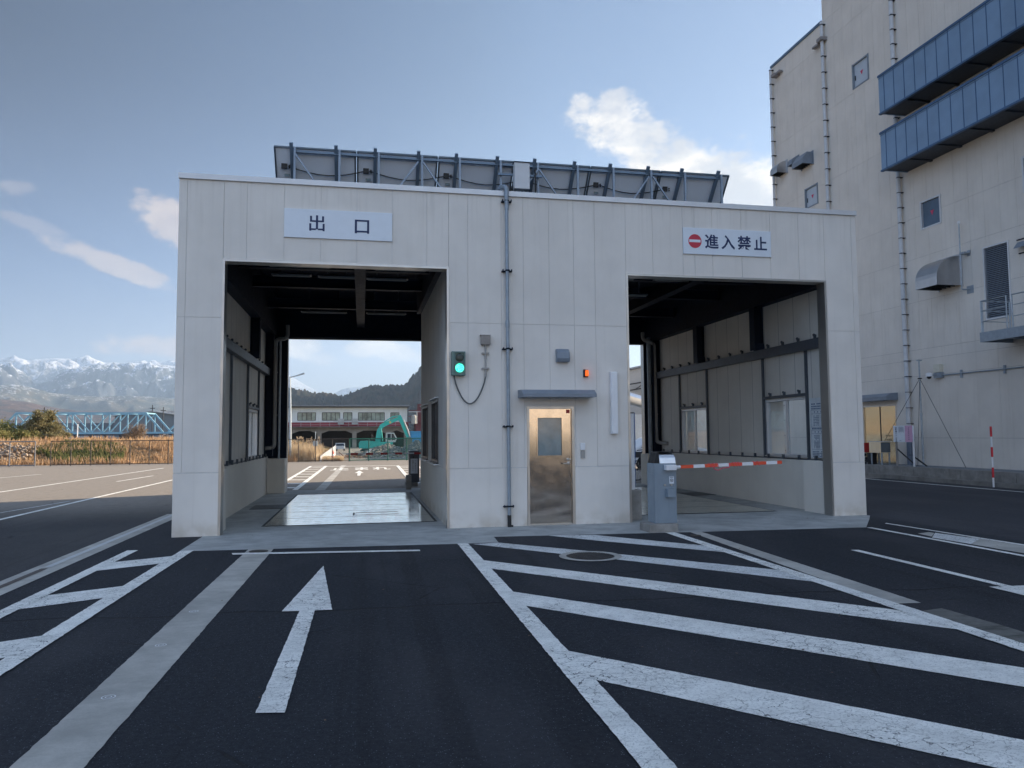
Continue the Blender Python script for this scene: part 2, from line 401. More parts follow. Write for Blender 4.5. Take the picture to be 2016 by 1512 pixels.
MGALV = simple('galvanised', (.36, .41, .45), .45, .45, .2, 12)
MPIPE = simple('conduit_grey', (.27, .32, .37), .38, .2, .15, 9); MBLK = simple('black_rubber', (.015, .016, .018), .6)
MWHITE = simple('white_paint', (.78, .79, .80), .5, 0, .05); MPVC = simple('grey_pvc', (.34, .33, .31), .45, 0, .1)
MGREYP = simple('warm_grey_box', (.36, .35, .33), .5, 0, .08); MCAN = simple('slate_metal', (.20, .235, .28), .45, .1, .1)
MBGR = simple('barrier_grey', (.22, .275, .325), .42, 0, .08, 3, dirt=((.07, .09, .11), .35)); MBLID = steel('barrier_lid', (.78, .80, .83), .3)
MRED = simple('orange_red', (.78, .10, .04), .5, 0, .1); MREDD = simple('deep_red', (.42, .02, .02), .5); MPINK = simple('pink_ribbon', (.85, .10, .16), .5)
MNAVY = simple('navy_lettering', (.012, .03, .10), .6, 0, .03); MBLACK = simple('black_lettering', (.02, .02, .022), .6)
MSIGN = simple('sign_white', (.70, .76, .82), .35, 0, .03); MSRED = simple('sign_red', (.55, .03, .06), .4, 0, .03)
MSIGB = simple('pale_blue_print', (.07, .13, .24), .6)
MBLUE = simple('balcony_blue', (.20, .31, .45), .42, .15, .12, 1.2); MBLUED = simple('underside_navy', (.03, .04, .055), .6)
MGLS = glassmat('clear_glass', refl=.12); MGLD = simple('dark_glass', (.02, .035, .05), .05, 0, .2, 1.0, spec=.8); MGLB = simple('blue_glass', (.05, .09, .14), .06, 0, .3, 1.5, spec=.8)
MSASH = simple('sash_aluminium', (.62, .63, .64), .35, .4, .05); MSASHD = simple('sash_dark', (.05, .055, .06), .4, .3)
MTEAL = simple('teal_paint', (.03, .42, .36), .4, 0, .1, 5, dirt=((.10, .20, .17), .4)); MTRUSS = simple('bridge_blue', (.19, .37, .48), .5, 0, .1, 1)
MMESHG = simple('fence_green', (.015, .12, .08), .5); MMESHB = simple('fence_brown', (.055, .040, .032), .6)
MCON = simple('cone_red', (.85, .12, .06), .5)

# ------------------------------------------------------------------ the ground and its markings
g = M(); g.box(-9500, 9500, -2000, 9500, -0.9, -0.20); 
gm, bb, p, o = newmat('field_soil'); P = geo(bb)
bb.put(p.inputs['Base Color'], bb.mix(bb.mr(bb.noise(P, .12, 6.0, .7), .35, .65), rgb(.16, .12, .07), rgb(.09, .10, .05))); p.inputs['Roughness'].default_value = 1
struct('ground', g, gm)
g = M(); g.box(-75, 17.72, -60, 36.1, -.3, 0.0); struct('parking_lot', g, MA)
g = M(); g.box(17.9, 80, -60, 36.1, -.3, 0.005); struct('side_ground', g, MCS)

def ragged(pts, amp, step=.05):
    res = []; n = len(pts)
    for i in range(n):
        a, c = Vector(pts[i]), Vector(pts[(i+1) % n]); L = (c-a).length; k = max(1, min(260, int(L/step))); nn_ = Vector((-(c-a).y, (c-a).x))/max(L, 1e-6)
        for j in range(k):
            q_ = a+(c-a)*(j/k); d_ = 0 if j == 0 else (noise.noise(Vector((q_.x*7, q_.y*7, i)))*.25+noise.noise(Vector((q_.x*37, q_.y*37, i+3))))*amp
            res.append((q_.x+nn_.x*d_, q_.y+nn_.y*d_))
    return res
S = lambda name, pts, z, mat: struct(name, M().sheet(ragged(pts, .007) if max(p_[1] for p_ in pts) < 0 else pts, z), mat)
# concrete floor of the gate building with its apron
fl = M(); fl.sheet([(-2.5, -1.61), (1.46, -1.86), (2.0, -1.86), (2.04, -1.24), (4.9, -1.47), (8.3, -1.66), (9.15, -.60), (9.535, -.1), (9.535, 10.15), (-2.97, 10.15), (-2.97, 0.0), (-2.5, 0)], .004)
struct('floor_slab', fl, MC)
mp, bb, p, o = newmat('wet_weigh_plate'); P = geo(bb)
st = bb.noise(bb.mapping(P, (1.0, 3.2, 1)), 1.5, 7.0, .72); st2 = bb.noise(bb.mapping(P, (3, .5, 1), loc=(4, 0, 0)), 2.0, 6.0, .7)
cc = bb.mix(bb.mr(st, .35, .66), rgb(.92, .96, .93), rgb(.72, .78, .75)); p.inputs['Metallic'].default_value = .85
scf = bb.m('MAXIMUM', bb.mr(bb.noise(bb.mapping(P, (.9, 6, 1)), 3.2, 8.0, .74), .57, .62), bb.mr(bb.noise(bb.mapping(P, (1, 3, 1), loc=(2, 7, 0)), 2.1, 8.0, .75), .60, .64))
X, Y, Z = bb.sep(P)
seam = bb.mr(bb.m('ABSOLUTE', bb.m('SUBTRACT', bb.m('FRACT', bb.m('DIVIDE', bb.m('SUBTRACT', Y, 1.1), 1.205)), .5)), .478, .49)
dk = bb.m('MAXIMUM', bb.m('MULTIPLY', scf, .8), seam)
bb.put(p.inputs['Base Color'], bb.mix(dk, cc, rgb(.015, .016, .018)))
bb.put(p.inputs['Roughness'], bb.m('ADD', bb.mr(st2, .3, .75, .08, .20), bb.m('MULTIPLY', dk, .4)))
p.inputs['Specular IOR Level'].default_value = .75
bump(bb, p, bb.m('ADD', st, bb.m('MULTIPLY', dk, -.5)), .08, .006)
for nm, x0, x1 in (('weigh_plate', -1.69, 1.33), ('weigh_plate', 5.35, 8.25)):
    struct('plate_frame', M().sheet([(x0-.05, 1.06), (x1+.05, 1.06), (x1+.05, 8.38), (x0-.05, 8.38)], .008), MBLK)
    struct(nm, M().sheet([(x0, 1.1), (x1, 1.1), (x1, 8.34), (x0, 8.34)], .012), mp)
# outline painted on the left plate
t = M()
for q in (((-.12, 2.55), (.75, 2.60)), ((-.12, 3.02), (.75, 3.05)), ((-.15, 2.55), (-.15, 3.02))):
    t.obox((q[0][0], q[0][1], .0165), (q[1][0], q[1][1], .0165), .035, .002)
struct('plate_outline', t, MBLK)
for hx, hy in ((-2.05, 4.9), (8.62, 5.6)):
    t = M(); t.box(hx-.36, hx+.36, hy-.45, hy+.45, .004, .016); struct('hatch_cover', t, simple('checker_plate', (.09, .095, .10), .5, .3, .2))

# lane markings in front
mk = lambda name, pts, z=.009, mat=None: S(name, pts, z, mat or MP)
mk('lane_line', [(-3.24, -1.37), (-3.09, -1.40), (-3.17, -9.5), (-3.33, -9.5)], .010)
mk('lane_line', [(-2.485, -1.62), (-2.31, -1.60), (-2.41, -11), (-2.57, -11)], .010)
yy = -2.04
for k in range(4):
    mk('hatch_bar', [(-2.47, yy), (-2.47, yy-.60), (-3.14, yy-.99), (-3.14, yy-.36)], .0065); yy -= 2.04
mk('lane_line', [(1.385, -1.86), (1.54, -1.90), (1.47, -11.5), (1.30, -11.5)], .010)
mk('lane_line', [(4.79, -1.48), (4.955, -1.48), (4.83, -11), (4.655, -11)], .010)
mk('hatch_bar', [(2.9, -1.32), (3.61, -1.44), (4.80, -2.93), (4.80, -3.56), (3.5, -2.10), (3.03, -1.50)], .0065, MPD)
mk('hatch_bar', [(1.60, -1.95), (1.99, -1.90), (3.0, -2.95), (4.77, -4.90), (4.77, -5.63), (3.24, -3.80), (2.60, -3.12)], .0065, MPD)
mk('hatch_bar', [(1.50, -3.36), (4.75, -6.97), (4.75, -7.66), (1.50, -3.98)], .0065)
mk('hatch_bar', [(1.49, -5.33), (4.74, -8.97), (4.74, -9.66), (1.49, -5.98)], .0065)
mk('hatch_bar', [(1.48, -7.48), (4.73, -11.1), (4.73, -11.8), (1.48, -8.15)], .0065)
mk('direction_arrow', [(-.454, -3.33), (-.257, -5.76), (-.412, -5.75), (-.428, -8.34), (-.593, -8.31), (-.55, -5.74), (-.706, -5.72)], .008)
mk('stop_line', [(-1.74, -2.0), (.80, -2.32), (.80, -2.45), (-1.70, -2.15)], .010)
mk('concrete_strip', [(-1.57, -1.67), (-1.22, -1.69), (-1.36, -12.6), (-1.72, -12.6)], .0045, MCS)
mk('concrete_strip', [(5.22, -1.49), (5.41, -1.50), (5.13, -6.72), (4.84, -6.70)], .0045, MCS)
mk('concrete_strip', [(4.90, -7.0), (5.15, -6.95), (5.17, -7.6), (5.05, -11), (4.83, -11)], .0045, concrete('eroded_strip', (.17, .165, .15), .9, .8, .3, 5.0))
mk('lane_line', [(8.26, -1.72), (8.36, -1.72), (8.30, -10), (8.18, -10)], .010)
mk('lane_line', [(8.93, -1.30), (9.0, -1.25), (9.20, -6), (9.10, -6)], .010)
mk('lane_line', [(6.49, -3.78), (6.60, -3.80), (6.56, -6.30), (6.45, -6.30)], .0095)
mk('lane_line', [(6.30, -6.27), (6.72, -6.30), (6.60, -10), (6.24, -10)], .0105)
mk('gutter_cover', [(8.42, -3.0), (8.86, -2.55), (8.98, -3.3), (8.45, -3.7)], .0075, MPD)
mk('gutter_cover', [(8.55, -2.55), (8.84, -2.45), (8.84, -2.56), (8.5, -2.9)], .006, MCS)
mk('concrete_gutter', [(8.45, -3.2), (9.08, -3.1), (9.30, -11), (8.6, -11)], .005, MCS)
mk('concrete_gutter', [(-3.96, 3.9), (-3.60, 3.9), (-3.60, -11), (-3.96, -11)], .005, MCS)
mk('gutter_slot', [(-3.84, 3.8), (-3.76, 3.8), (-3.76, -2.6), (-3.84, -2.6)], .009, simple('gutter_pale', (.55, .56, .56), .6))
mk('gutter_slot', [(-3.84, -2.7), (-3.76, -2.7), (-3.76, -11), (-3.84, -11)], .009, simple('rusty_grate', (.09, .07, .06), .7))
# the yard to the left and behind
mk('lane_line', [(-7.06, -2), (-6.94, -2), (-6.86, 19), (-6.98, 19)], .009)
mk('lane_line', [(-10.8, 6), (-10.68, 6), (-10.03, 29), (-10.15, 29)], .009)
mk('lane_line', [(-8.78, 16.8), (-8.68, 16.8), (-8.46, 20.8), (-8.56, 20.8)], .009)
mk('lane_line', [(-7.66, 5.0), (-7.60, 5.0), (-7.2, 8), (-7.26, 8)], .009, MPD)
mk('lane_line', [(-14.6, 20), (-14.5, 20), (-13.9, 24), (-14.0, 24)], .009)
mk('lane_line', [(-2.72, 10.3), (-2.58, 10.3), (-2.58, 28.6), (-2.72, 28.6)], .010)
mk('lane_line', [(-2.02, 10.3), (-1.86, 10.3), (-1.78, 28.6), (-1.94, 28.6)], .010)
for k in range(9):
    y0 = 11.2+k*2.12
    mk('hatch_bar', [(-2.60, y0+.2), (-1.98, y0), (-1.98, y0+.36), (-2.60, y0+.56)], .0065)
mk('lane_line', [(1.60, 11.6), (1.76, 11.6), (1.95, 27.6), (1.79, 27.6)], .010)
mk('lane_line', [(2.60, 11.6), (2.74, 11.6), (2.95, 27.6), (2.81, 27.6)], .010)
for k in range(8):
    y0 = 12.4+k*2.0
    mk('hatch_bar', [(1.76, y0), (2.70, y0+.25), (2.70, y0+.6), (1.76, y0+.35)], .0065)
mk('stop_line', [(-1.85, 27.75), (1.80, 27.3), (1.80, 27.65), (-1.85, 28.1)], .0085)
mk('direction_arrow', [(-.10, 22.3), (.09, 20.15), (-.02, 20.15), (-.05, 17.9), (-.17, 17.9), (-.17, 20.1), (-.30, 20.1)], .009)
mk('concrete_strip', [(-1.35, 10.17), (-1.06, 10.17), (-.84, 29.2), (-1.08, 29.2)], .0045, MCS)
t = M()
for ch, cx in (('止', -1.02), ('ま', -.02), ('れ', .93)):
    t.text(ch, 1.0, lambda u, v, cx=cx: (cx+(u-.5)*.86, 23.3+v*3.3, .0095), bold=.03)
struct('road_lettering', t, MP, norm=False)

# manholes and studs set in the ground
def manhole(x, y, r, lab, ringm=MCS):
    t = thing('manhole_cover', lab, 'manhole cover', (x, y, .008))
    build('frame', M().ring((x, y, .012), r*.77, r, 40), ringm, t)
    q = M().rings([(r*.765, .004), (r*.765, .010), (r*.74, .0115)], (x, y, 0), 36)
    for k in range(-9, 10):
        hw = math.sqrt(max(0, .72**2-(k*.075)**2))*r
        q.box(x-hw, x+hw, y+k*.075*r-.016*r, y+k*.075*r+.016*r, .0112, .0155)
        q.box(x+k*.075*r-.016*r, x+k*.075*r+.016*r, y-hw, y+hw, .0112, .0150)
    build('lid', q, simple('cast_iron', (.035, .033, .035), .55, .4, .3), t)
manhole(2.935, -3.43, .41, 'large round cast iron cover with pale ring between the hatched bars')
def plate(x, y, r, lab, g=None):
    o = build('manhole_cover', M().rings([(r, -.002), (r, .011), (r*.9, .0125), (r*.86, .0115), (.3*r, .0115)], (x, y, 0), 24), simple('iron_disc', (.07, .062, .055), .6, .3, .3), org=(x, y, 0)); tag(o, lab, 'manhole cover', g)
plate(5.12, -1.90, .085, 'small dark round cover in the concrete strip before the barrier')
plate(-1.40, -1.90, .13, 'small dark round cover in the strip at the left lane entrance')
for x, y, lab in ((-1.52, -7.83, 'round metal survey stud nearest the camera in the concrete strip'), (-1.505, -6.66, 'round metal stud in the strip, second from the camera'),
                  (-1.50, -5.53, 'faint metal stud in the strip, third from the camera'), (-.27, -.31, 'pale round survey disc set in the concrete apron')):
    t = thing('survey_stud', lab, 'stud', (x, y, .005)); r = .042 if y < -1 else .05
    build('rim', M().ring((x, y, .0065), r*.82, r, 24).ring((x, y, .0065), r*.35, r*.5, 24), MWHITE, t)
    build('core', M().disc((x, y, .0055), r, 24), simple('stud_grey', (.33, .32, .30), .6), t)

q = M()
for k in range(260):
    u = random.random()
    if u < .45: X_, Y_ = random.uniform(-2.9, 9.4), random.uniform(-.35, -.02)
    elif u < .7: X_, Y_ = random.uniform(8.4, 9.3), random.uniform(-7, -1)
    else: X_, Y_ = random.uniform(-3.6, 9), random.uniform(-9.5, -2)
    s_ = random.uniform(.004, .014); a = random.random()*3; zz = .012
    q.face([(X_+s_*math.cos(a+t_), Y_+s_*math.sin(a+t_), zz+random.uniform(0, .006)) for t_ in (0, 1.6, 3.1, 4.6)])
o = build('leaf_litter', q, simple('dead_leaf', (.13, .09, .06), .9, 0, .7, 8.0)); o['kind'] = 'stuff'

# ------------------------------------------------------------------ the gate building with two lanes
BX0, BX1, BY1 = -2.975, 9.54, 10.0
gb = thing('gate_building', 'low flat-roofed two-lane gate building of pale panels with a steel door between its lanes', 'building', (3.28, 0, 0))
COLS = [-2.975, -2.847, -2.272, -1.905, -1.305, -.705, -.105, .495, 1.095, 1.476, 1.816, 2.413, 2.817, 3.291, 3.751, 4.154, 4.751, 5.28, 5.88, 6.12, 6.48, 7.08, 7.68, 8.28, 8.833, 9.43, 9.54]
ROWS = [0.0, 1.021, 3.56, 5.86]
HOLES = [(-2.272, 1.476, -1, 4.54), (4.751, 8.833, -1, 4.54), (2.858, 3.725, -1, 2.097)]
def cells(x0, x1, z0, z1, holes):
    xs = sorted({x0, x1, *[h[0] for h in holes if x0 < h[0] < x1], *[h[1] for h in holes if x0 < h[1] < x1]})
    zs = sorted({z0, z1, *[h[2] for h in holes if z0 < h[2] < z1], *[h[3] for h in holes if z0 < h[3] < z1]})
    res = []
    for a, c in zip(xs, xs[1:]):
        for d, e in zip(zs, zs[1:]):
            mx, mz = (a+c)/2, (d+e)/2
            if not any(h[0] < mx < h[1] and h[2] < mz < h[3] for h in holes): res.append((a, c, d, e))
    return res
w = M(); bk = M(); G = .003
for (z0, z1) in zip(ROWS, ROWS[1:]):
    cols = COLS if z0 > .5 else [-2.975, -2.272, 1.476, 2.858, 3.725, 4.751, 8.833, 9.54]
    for a, c in zip(cols, cols[1:]):
        for (p0, p1, q0, q1) in cells(a, c, z0, z1, HOLES):
            gx0 = G if p0 == a and a not in (-2.975,) else 0; gx1 = G if p1 == c and c != 9.54 else 0
            gz0 = (.006 if z0 < 2 else G) if q0 == z0 and z0 > 0 else 0; gz1 = (.008 if z1 < 2 else G) if q1 == z1 and z1 < 5 else 0
            if p1-p0 < .02 or q1-q0 < .02: continue
            w.box(p0+gx0, p1-gx1, 0.0, .12, q0+gz0, q1-gz1)
for (p0, p1, q0, q1) in cells(BX0+.01, BX1-.01, 0.0, 5.85, HOLES):
    bk.box(p0+.001, p1-.001, .010, .20, q0, q1)
wall = build('front_wall', w, MALC, gb)
build('joint_seal', bk, MBACK, wall)
# corner closers where the facing ends at the openings
cp = M()
cp.box(BX0-.012, BX1+.012, -.035, .22, 5.862, 5.955, bev=.004)
cp.box(BX0-.012, BX0+.22, .22, BY1+.03, 5.862, 5.955).box(BX1-.22, BX1+.012, .22, BY1+.03, 5.862, 5.955).box(BX0+.22, BX1-.22, BY1-.22, BY1+.03, 5.862, 5.955)
for x in (-1.46, .66, 2.62, 4.62, 6.9, 8.0): cp.box(x-.02, x+.02, -.0385, .21, 5.859, 5.9575)
build('coping', cp, MCOP, gb)
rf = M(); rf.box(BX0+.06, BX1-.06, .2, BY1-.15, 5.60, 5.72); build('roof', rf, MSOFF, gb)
for (a, c) in ((-2.272, 1.476), (4.751, 8.833)):
    tr = M(); tr.box(a-.008, a+.033, -.012, .24, 0.0, 4.545).box(c-.033, c+.008, -.012, .24, 0.0, 4.545).box(a+.033, c-.033, -.012, .24, 4.507, 4.545)
    build('opening_trim', tr, MTRIM, gb)
# outer side walls with window openings
def side_wall(name, xo0, xo1, mat, holes):
    q = M()
    for (a, c, d, e) in cells(.2, BY1, 0, 5.86, holes): q.box(xo0, xo1, a, c, d, e)
    return build(name, q, mat, gb)
MINL = cladding('inner_panels', (.74, .71, .65), groove=(.6, .25), dirt=.2)
WL = [(5.66, 7.45, 1.09, 2.26)]; WR = [(1.13, 2.78, 1.09, 2.34), (5.76, 7.40, 1.07, 2.28)]
side_wall('side_wall', BX0, -2.668, MINL, WL); side_wall('side_wall', 9.087, BX1, MINL, WR)
MINM = cladding('office_panels', (.60, .58, .54), groove=(.6, .1), dirt=.3)
q = M()
for (a, c, d, e) in cells(.2, 6.2, 0, 5.6, [(1.83, 3.22, 1.06, 2.31), (4.2, 5.58, 1.06, 2.28)]): q.box(1.476, 1.62, a, c, d, e)
q.box(4.60, 4.751, .2, 6.2, 0, 5.6).box(1.62, 4.60, 6.05, 6.2, 0, 5.6)
build('office_wall', q, MINM, gb)
q = M(); q.box(1.46, 1.476, .24, 6.2, 0, 1.0); build('office_plinth', q, MIN, gb)
# back wall above and beside the far openings
q = M()
for (a, c, d, e) in cells(-2.668, 9.087, 0, 5.60, [(-2.13, 2.3, -1, 4.47), (4.1, 8.87, -1, 4.47)]):
    q.box(a, c, 9.78, BY1, d, e)
build('back_wall', q, MDARK, gb)
# concrete bases
q = M(); q.box(-2.668, -2.60, .25, 9.25, 0, 1.03).box(-2.668, -2.30, .24, .86, 0, 1.045).box(-2.668, -2.13, 9.18, 9.775, 0, .97)
build('base_wall', q, MBASE, gb)
q = M(); q.box(9.02, 9.087, .25, 9.25, 0, 1.03).box(8.86, 9.087, .24, 1.0, 0, 1.035).box(8.72, 9.087, 9.18, 9.775, 0, .97)
build('base_wall', q, MBASE, gb)
# steel frame
def steelpart(name, mm, mat=MPOST): return build(name, mm, mat, gb)
def hbeam(q, x0, x1, y0, y1, z0, z1, axis):
    t = .014
    if axis == 'y':
        q.box(x0, x1, y0, y1, z0, z0+t).box(x0, x1, y0, y1, z1-t, z1).box((x0+x1)/2-.006, (x0+x1)/2+.006, y0, y1, z0+t, z1-t)
    elif axis == 'x':
        q.box(x0, x1, y0, y1, z0, z0+t).box(x0, x1, y0, y1, z1-t, z1).box(x0, x1, (y0+y1)/2-.006, (y0+y1)/2+.006, z0+t, z1-t)
    else:
        q.box(x0, x0+t, y0, y1, z0, z1).box(x1-t, x1, y0, y1, z0, z1).box(x0+t, x1-t, (y0+y1)/2-.006, (y0+y1)/2+.006, z0, z1)
for xb in (-.05, 7.0):
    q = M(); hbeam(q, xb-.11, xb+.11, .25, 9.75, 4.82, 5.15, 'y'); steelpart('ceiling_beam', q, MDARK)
for x0, x1 in ((-2.42, 1.47), (4.76, 8.84)):
    for yb in (2.55, 4.5, 7.3):
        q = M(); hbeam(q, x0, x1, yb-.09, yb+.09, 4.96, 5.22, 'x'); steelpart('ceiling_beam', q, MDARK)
    q = M(); q.box(x0, x1, 9.70, 9.77, 4.50, 4.58); steelpart('ceiling_beam', q, MDARK)
for x0, x1 in ((-2.668, -2.43), (8.85, 9.087)):
    q = M(); q.box(x0, x1, .24, 9.77, 4.50, 5.595); steelpart('eaves_beam', q, MDARK)
q = M(); q.box(1.36, 1.474, .25, 6.2, 4.70, 5.595); steelpart('eaves_beam', q, MDARK)
q = M(); q.box(4.76, 4.87, .25, 9.7, 4.70, 5.595); steelpart('eaves_beam', q, MDARK)
# wall beams, columns, window posts and the small clips that hold the panels
for sx, xw, yc, yend in ((1, -2.668, (6.15,), 8.95), (-1, 9.087, (2.9, 5.95), 8.98)):
    q = M(); xi = xw+sx*.14
    a, c = sorted((xw, xi)); q.box(a, c, .25, yend, 3.30, 3.50, bev=.008)
    for k in range(14):
        yk = .75+k*.6
        if yk < yend-.1:
            q.box(xw+sx*.01 if sx > 0 else xw-.045, xw+.045 if sx > 0 else xw-.01, yk-.03, yk+.03, 3.502, 3.59)
            q.ball((xw+sx*.05, yk, 3.585), .028, 8)
            q.box(xw+sx*.075 if sx > 0 else xw-.115, xw+.115 if sx > 0 else xw-.075, yk-.025, yk+.025, 1.032, 1.13)
    steelpart('wall_beam', q, MPOST)
    for y_ in yc+((.42, 9.05) if sx > 0 else (9.05,)):
        a, c = sorted((xw, xw+sx*.22)); q = M()
        z0 = 1.05 if y_ > 9 else 3.50
        hbeam(q, a, c, y_-.12, y_+.12, z0, 4.50, 'z'); steelpart('column', q, MDARK)
        if 1 < y_ < 9:
            q = M(); q.prism([(y_-.16, 3.50), (y_-.16, 3.52), (y_-.13, 3.66), (y_-.13, 3.50)], 'x', a, c); steelpart('gusset', q, MDARK)
    q = M()
    posts = (1.10, 2.82, 5.70, 7.46) if sx < 0 else (5.60, 7.5, 3.3)
    for yy_ in posts: a, c = sorted((xw-sx*.002, xw+sx*.05)); q.box(a, c, yy_-.025, yy_+.025, 1.05, 3.30)
    for (h0, h1, _, zt) in (WR if sx < 0 else WL):
        a, c = sorted((xw-sx*.002, xw+sx*.045)); q.box(a, c, h0-.03, h1+.03, zt+.02, zt+.08)
        for k in range(3): q.ball((xw+sx*.05, h0+.25+k*(h1-h0-.5)/2, zt+.14), .026, 8).box(a, c, h0+.23+k*(h1-h0-.5)/2, h0+.27+k*(h1-h0-.5)/2, zt+.08, zt+.15)
    a, c = sorted((xw-sx*.002, xw+sx*.075)); q.box(a, c, .3, 9.15, 1.031, 1.052)
    steelpart('window_post', q, MPOST)
# windows of the side walls: frame, sashes and panes
def window(parent, xw, sx, y0, y1, z0, z1, fm=MSASH, gmat=MGLS, mid=True, dep=.05, name='window'):
    q = M(); a, c = sorted((xw-sx*.10, xw+sx*.012)); t = .045
    q.box(a, c, y0, y1, z0, z0+t).box(a, c, y0, y1, z1-t, z1).box(a, c, y0, y0+t, z0+t, z1-t).box(a, c, y1-t, y1, z0+t, z1-t)
    a2, c2 = sorted((xw-sx*.07, xw-sx*.02))
    if mid: q.box(a2, c2, (y0+y1)/2-.03, (y0+y1)/2+.03, z0+t, z1-t)
    a3, c3 = sorted((xw-sx*.002, xw+sx*.05)); q.box(a3, c3, y0-.03, y1+.03, z0-.022, z0-.001)
    f_ = build(name, q, fm, parent)
    xg = xw-sx*.045
    g_ = M(); g_.face([(xg, y0+t, z0+t), (xg, y1-t, z0+t), (xg, y1-t, z1-t), (xg, y0+t, z1-t)]); build('pane', g_, gmat, f_)
    return f_
for (y0, y1, z0, z1) in WL: window(gb, -2.668, 1, y0, y1, z0, z1)
for (y0, y1, z0, z1) in WR: window(gb, 9.087, -1, y0, y1, z0, z1)
for (y0, y1, z0, z1) in ((1.83, 3.22, 1.06, 2.31), (4.2, 5.58, 1.06, 2.28)): window(gb, 1.476, -1, y0, y1, z0, z1, fm=MSASHD, gmat=MGLD)
for (y0, y1, z1) in ((1.80, 3.25, 2.33), (4.17, 5.61, 2.30)):
    build('window_head', M().box(1.40, 1.476, y0, y1, z1, z1+.02), MCOP, gb); build('window_sill', M().box(1.38, 1.476, y0, y1, 1.015, 1.035), MCOP, gb)
# rain pipes inside the back corners
def pipe(name, pts, r, mat, parent, clips=()):
    pp = [Vector(pts[0])]
    for i in range(1, len(pts)-1):
        a, v, c = Vector(pts[i-1]), Vector(pts[i]), Vector(pts[i+1]); rr_ = min(r*2.4, (a-v).length*.45, (c-v).length*.45)
        u, w_ = (a-v).normalized()*rr_, (c-v).normalized()*rr_
        for k in range(6):
            s_ = k/5; pp.append((v+u)*(1-s_)**2+v*2*s_*(1-s_)+(v+w_)*s_**2)
    pp.append(Vector(pts[-1])); q = M().tube(pp, r, 12)
    for c in clips: q.rings([(r*1.25, -.018), (r*1.25, .018)], c, 12)
    return build(name, q, mat, parent, smooth=True)
pipe('rain_pipe', [(-2.08, 9.0, 4.75), (-2.08, 9.0, 4.36), (-2.40, 9.0, 4.34), (-2.40, 9.0, 1.29), (-2.64, 9.0, 1.27)], .055, MPVC, gb, [(-2.4, 9, 3.4), (-2.4, 9, 2.2)])
pipe('rain_pipe', [(-2.28, 9.05, 4.32), (-2.28, 9.05, .98)], .03, MGALV, gb)
pipe('rain_pipe', [(8.56, 9.0, 4.75), (8.56, 9.0, 4.52), (8.93, 9.0, 4.42), (8.95, 9.0, 1.33), (9.06, 8.4, 1.30)], .055, MPVC, gb, [(8.94, 9, 3.4), (8.94, 9, 2.2), (8.94, 9, 1.55)])
pipe('rain_pipe', [(8.80, 9.12, 4.6), (8.80, 9.12, .98)], .065, MPIPE, gb)
# entrance door
dr = M(); dr.box(2.905, 3.678, .045, .085, .03, 2.052)
# leaf built round the glazed opening
dr = M()
for (a, c, d, e) in cells(2.905, 3.678, .03, 2.052, [(3.055, 3.505, 1.22, 1.90)]): dr.box(a, c, .040, .085, d, e)
for (a, c, d, e) in ((3.035, 3.525, 1.20, 1.225), (3.035, 3.525, 1.895, 1.92), (3.035, 3.06, 1.225, 1.895), (3.50, 3.525, 1.225, 1.895)): dr.box(a, c, .026, .05, d, e)
door = build('door', dr, MSS, gb)
q = M()
q.box(2.86, 2.903, -.008, .12, 0.0, 2.095).box(3.680, 3.723, -.008, .12, 0.0, 2.095).box(2.903, 3.680, -.008, .12, 2.054, 2.095).box(2.903, 3.680, -.004, .12, 0.004, .028)
build('door_frame', q, MTRIM, door)
build('pane', M().box(3.06, 3.50, .060, .066, 1.225, 1.895), simple('door_glass', (.20, .26, .28), .07, 0, .35, 2.2, spec=.9), door)
q = M().rings([(.024, .040), (.026, .012), (.018, .010)], (3.617, 0, 1.085), 16, 'y').tube([(3.617, .02, 1.085), (3.617, -.03, 1.085), (3.50, -.03, 1.083)], .010, 8).rings([(.02, .040), (.022, .016), (.014, .014)], (3.605, 0, 1.155), 16, 'y').rings([(.016, .04), (.016, .02)], (3.645, 0, 1.15), 12, 'y')
build('handle', q, MTRIM, door, smooth=True)
for z_ in (.33, 1.1, 1.78): build('hinge', M().tube([(2.895, .0, z_-.05), (2.895, .0, z_+.05)], .011, 8), MTRIM, door)
build('sticker', M().box(3.588, 3.655, .0365, .0395, 1.975, 2.04), MREDD, door)
# canopy over the door
q = M(); q.prism([(-.42, 2.245), (0, 2.245), (0, 2.385), (-.30, 2.375), (-.42, 2.30)], 'x', 2.70, 4.02)
build('door_canopy', q, MCAN, gb)
# back right corner post seen inside the exit: wall thickness strip
for x_ in (-2.14, 8.868): build('back_trim', M().box(x_, x_+.012, 9.77, 10.02, 0, 4.48), MTRIM, gb)

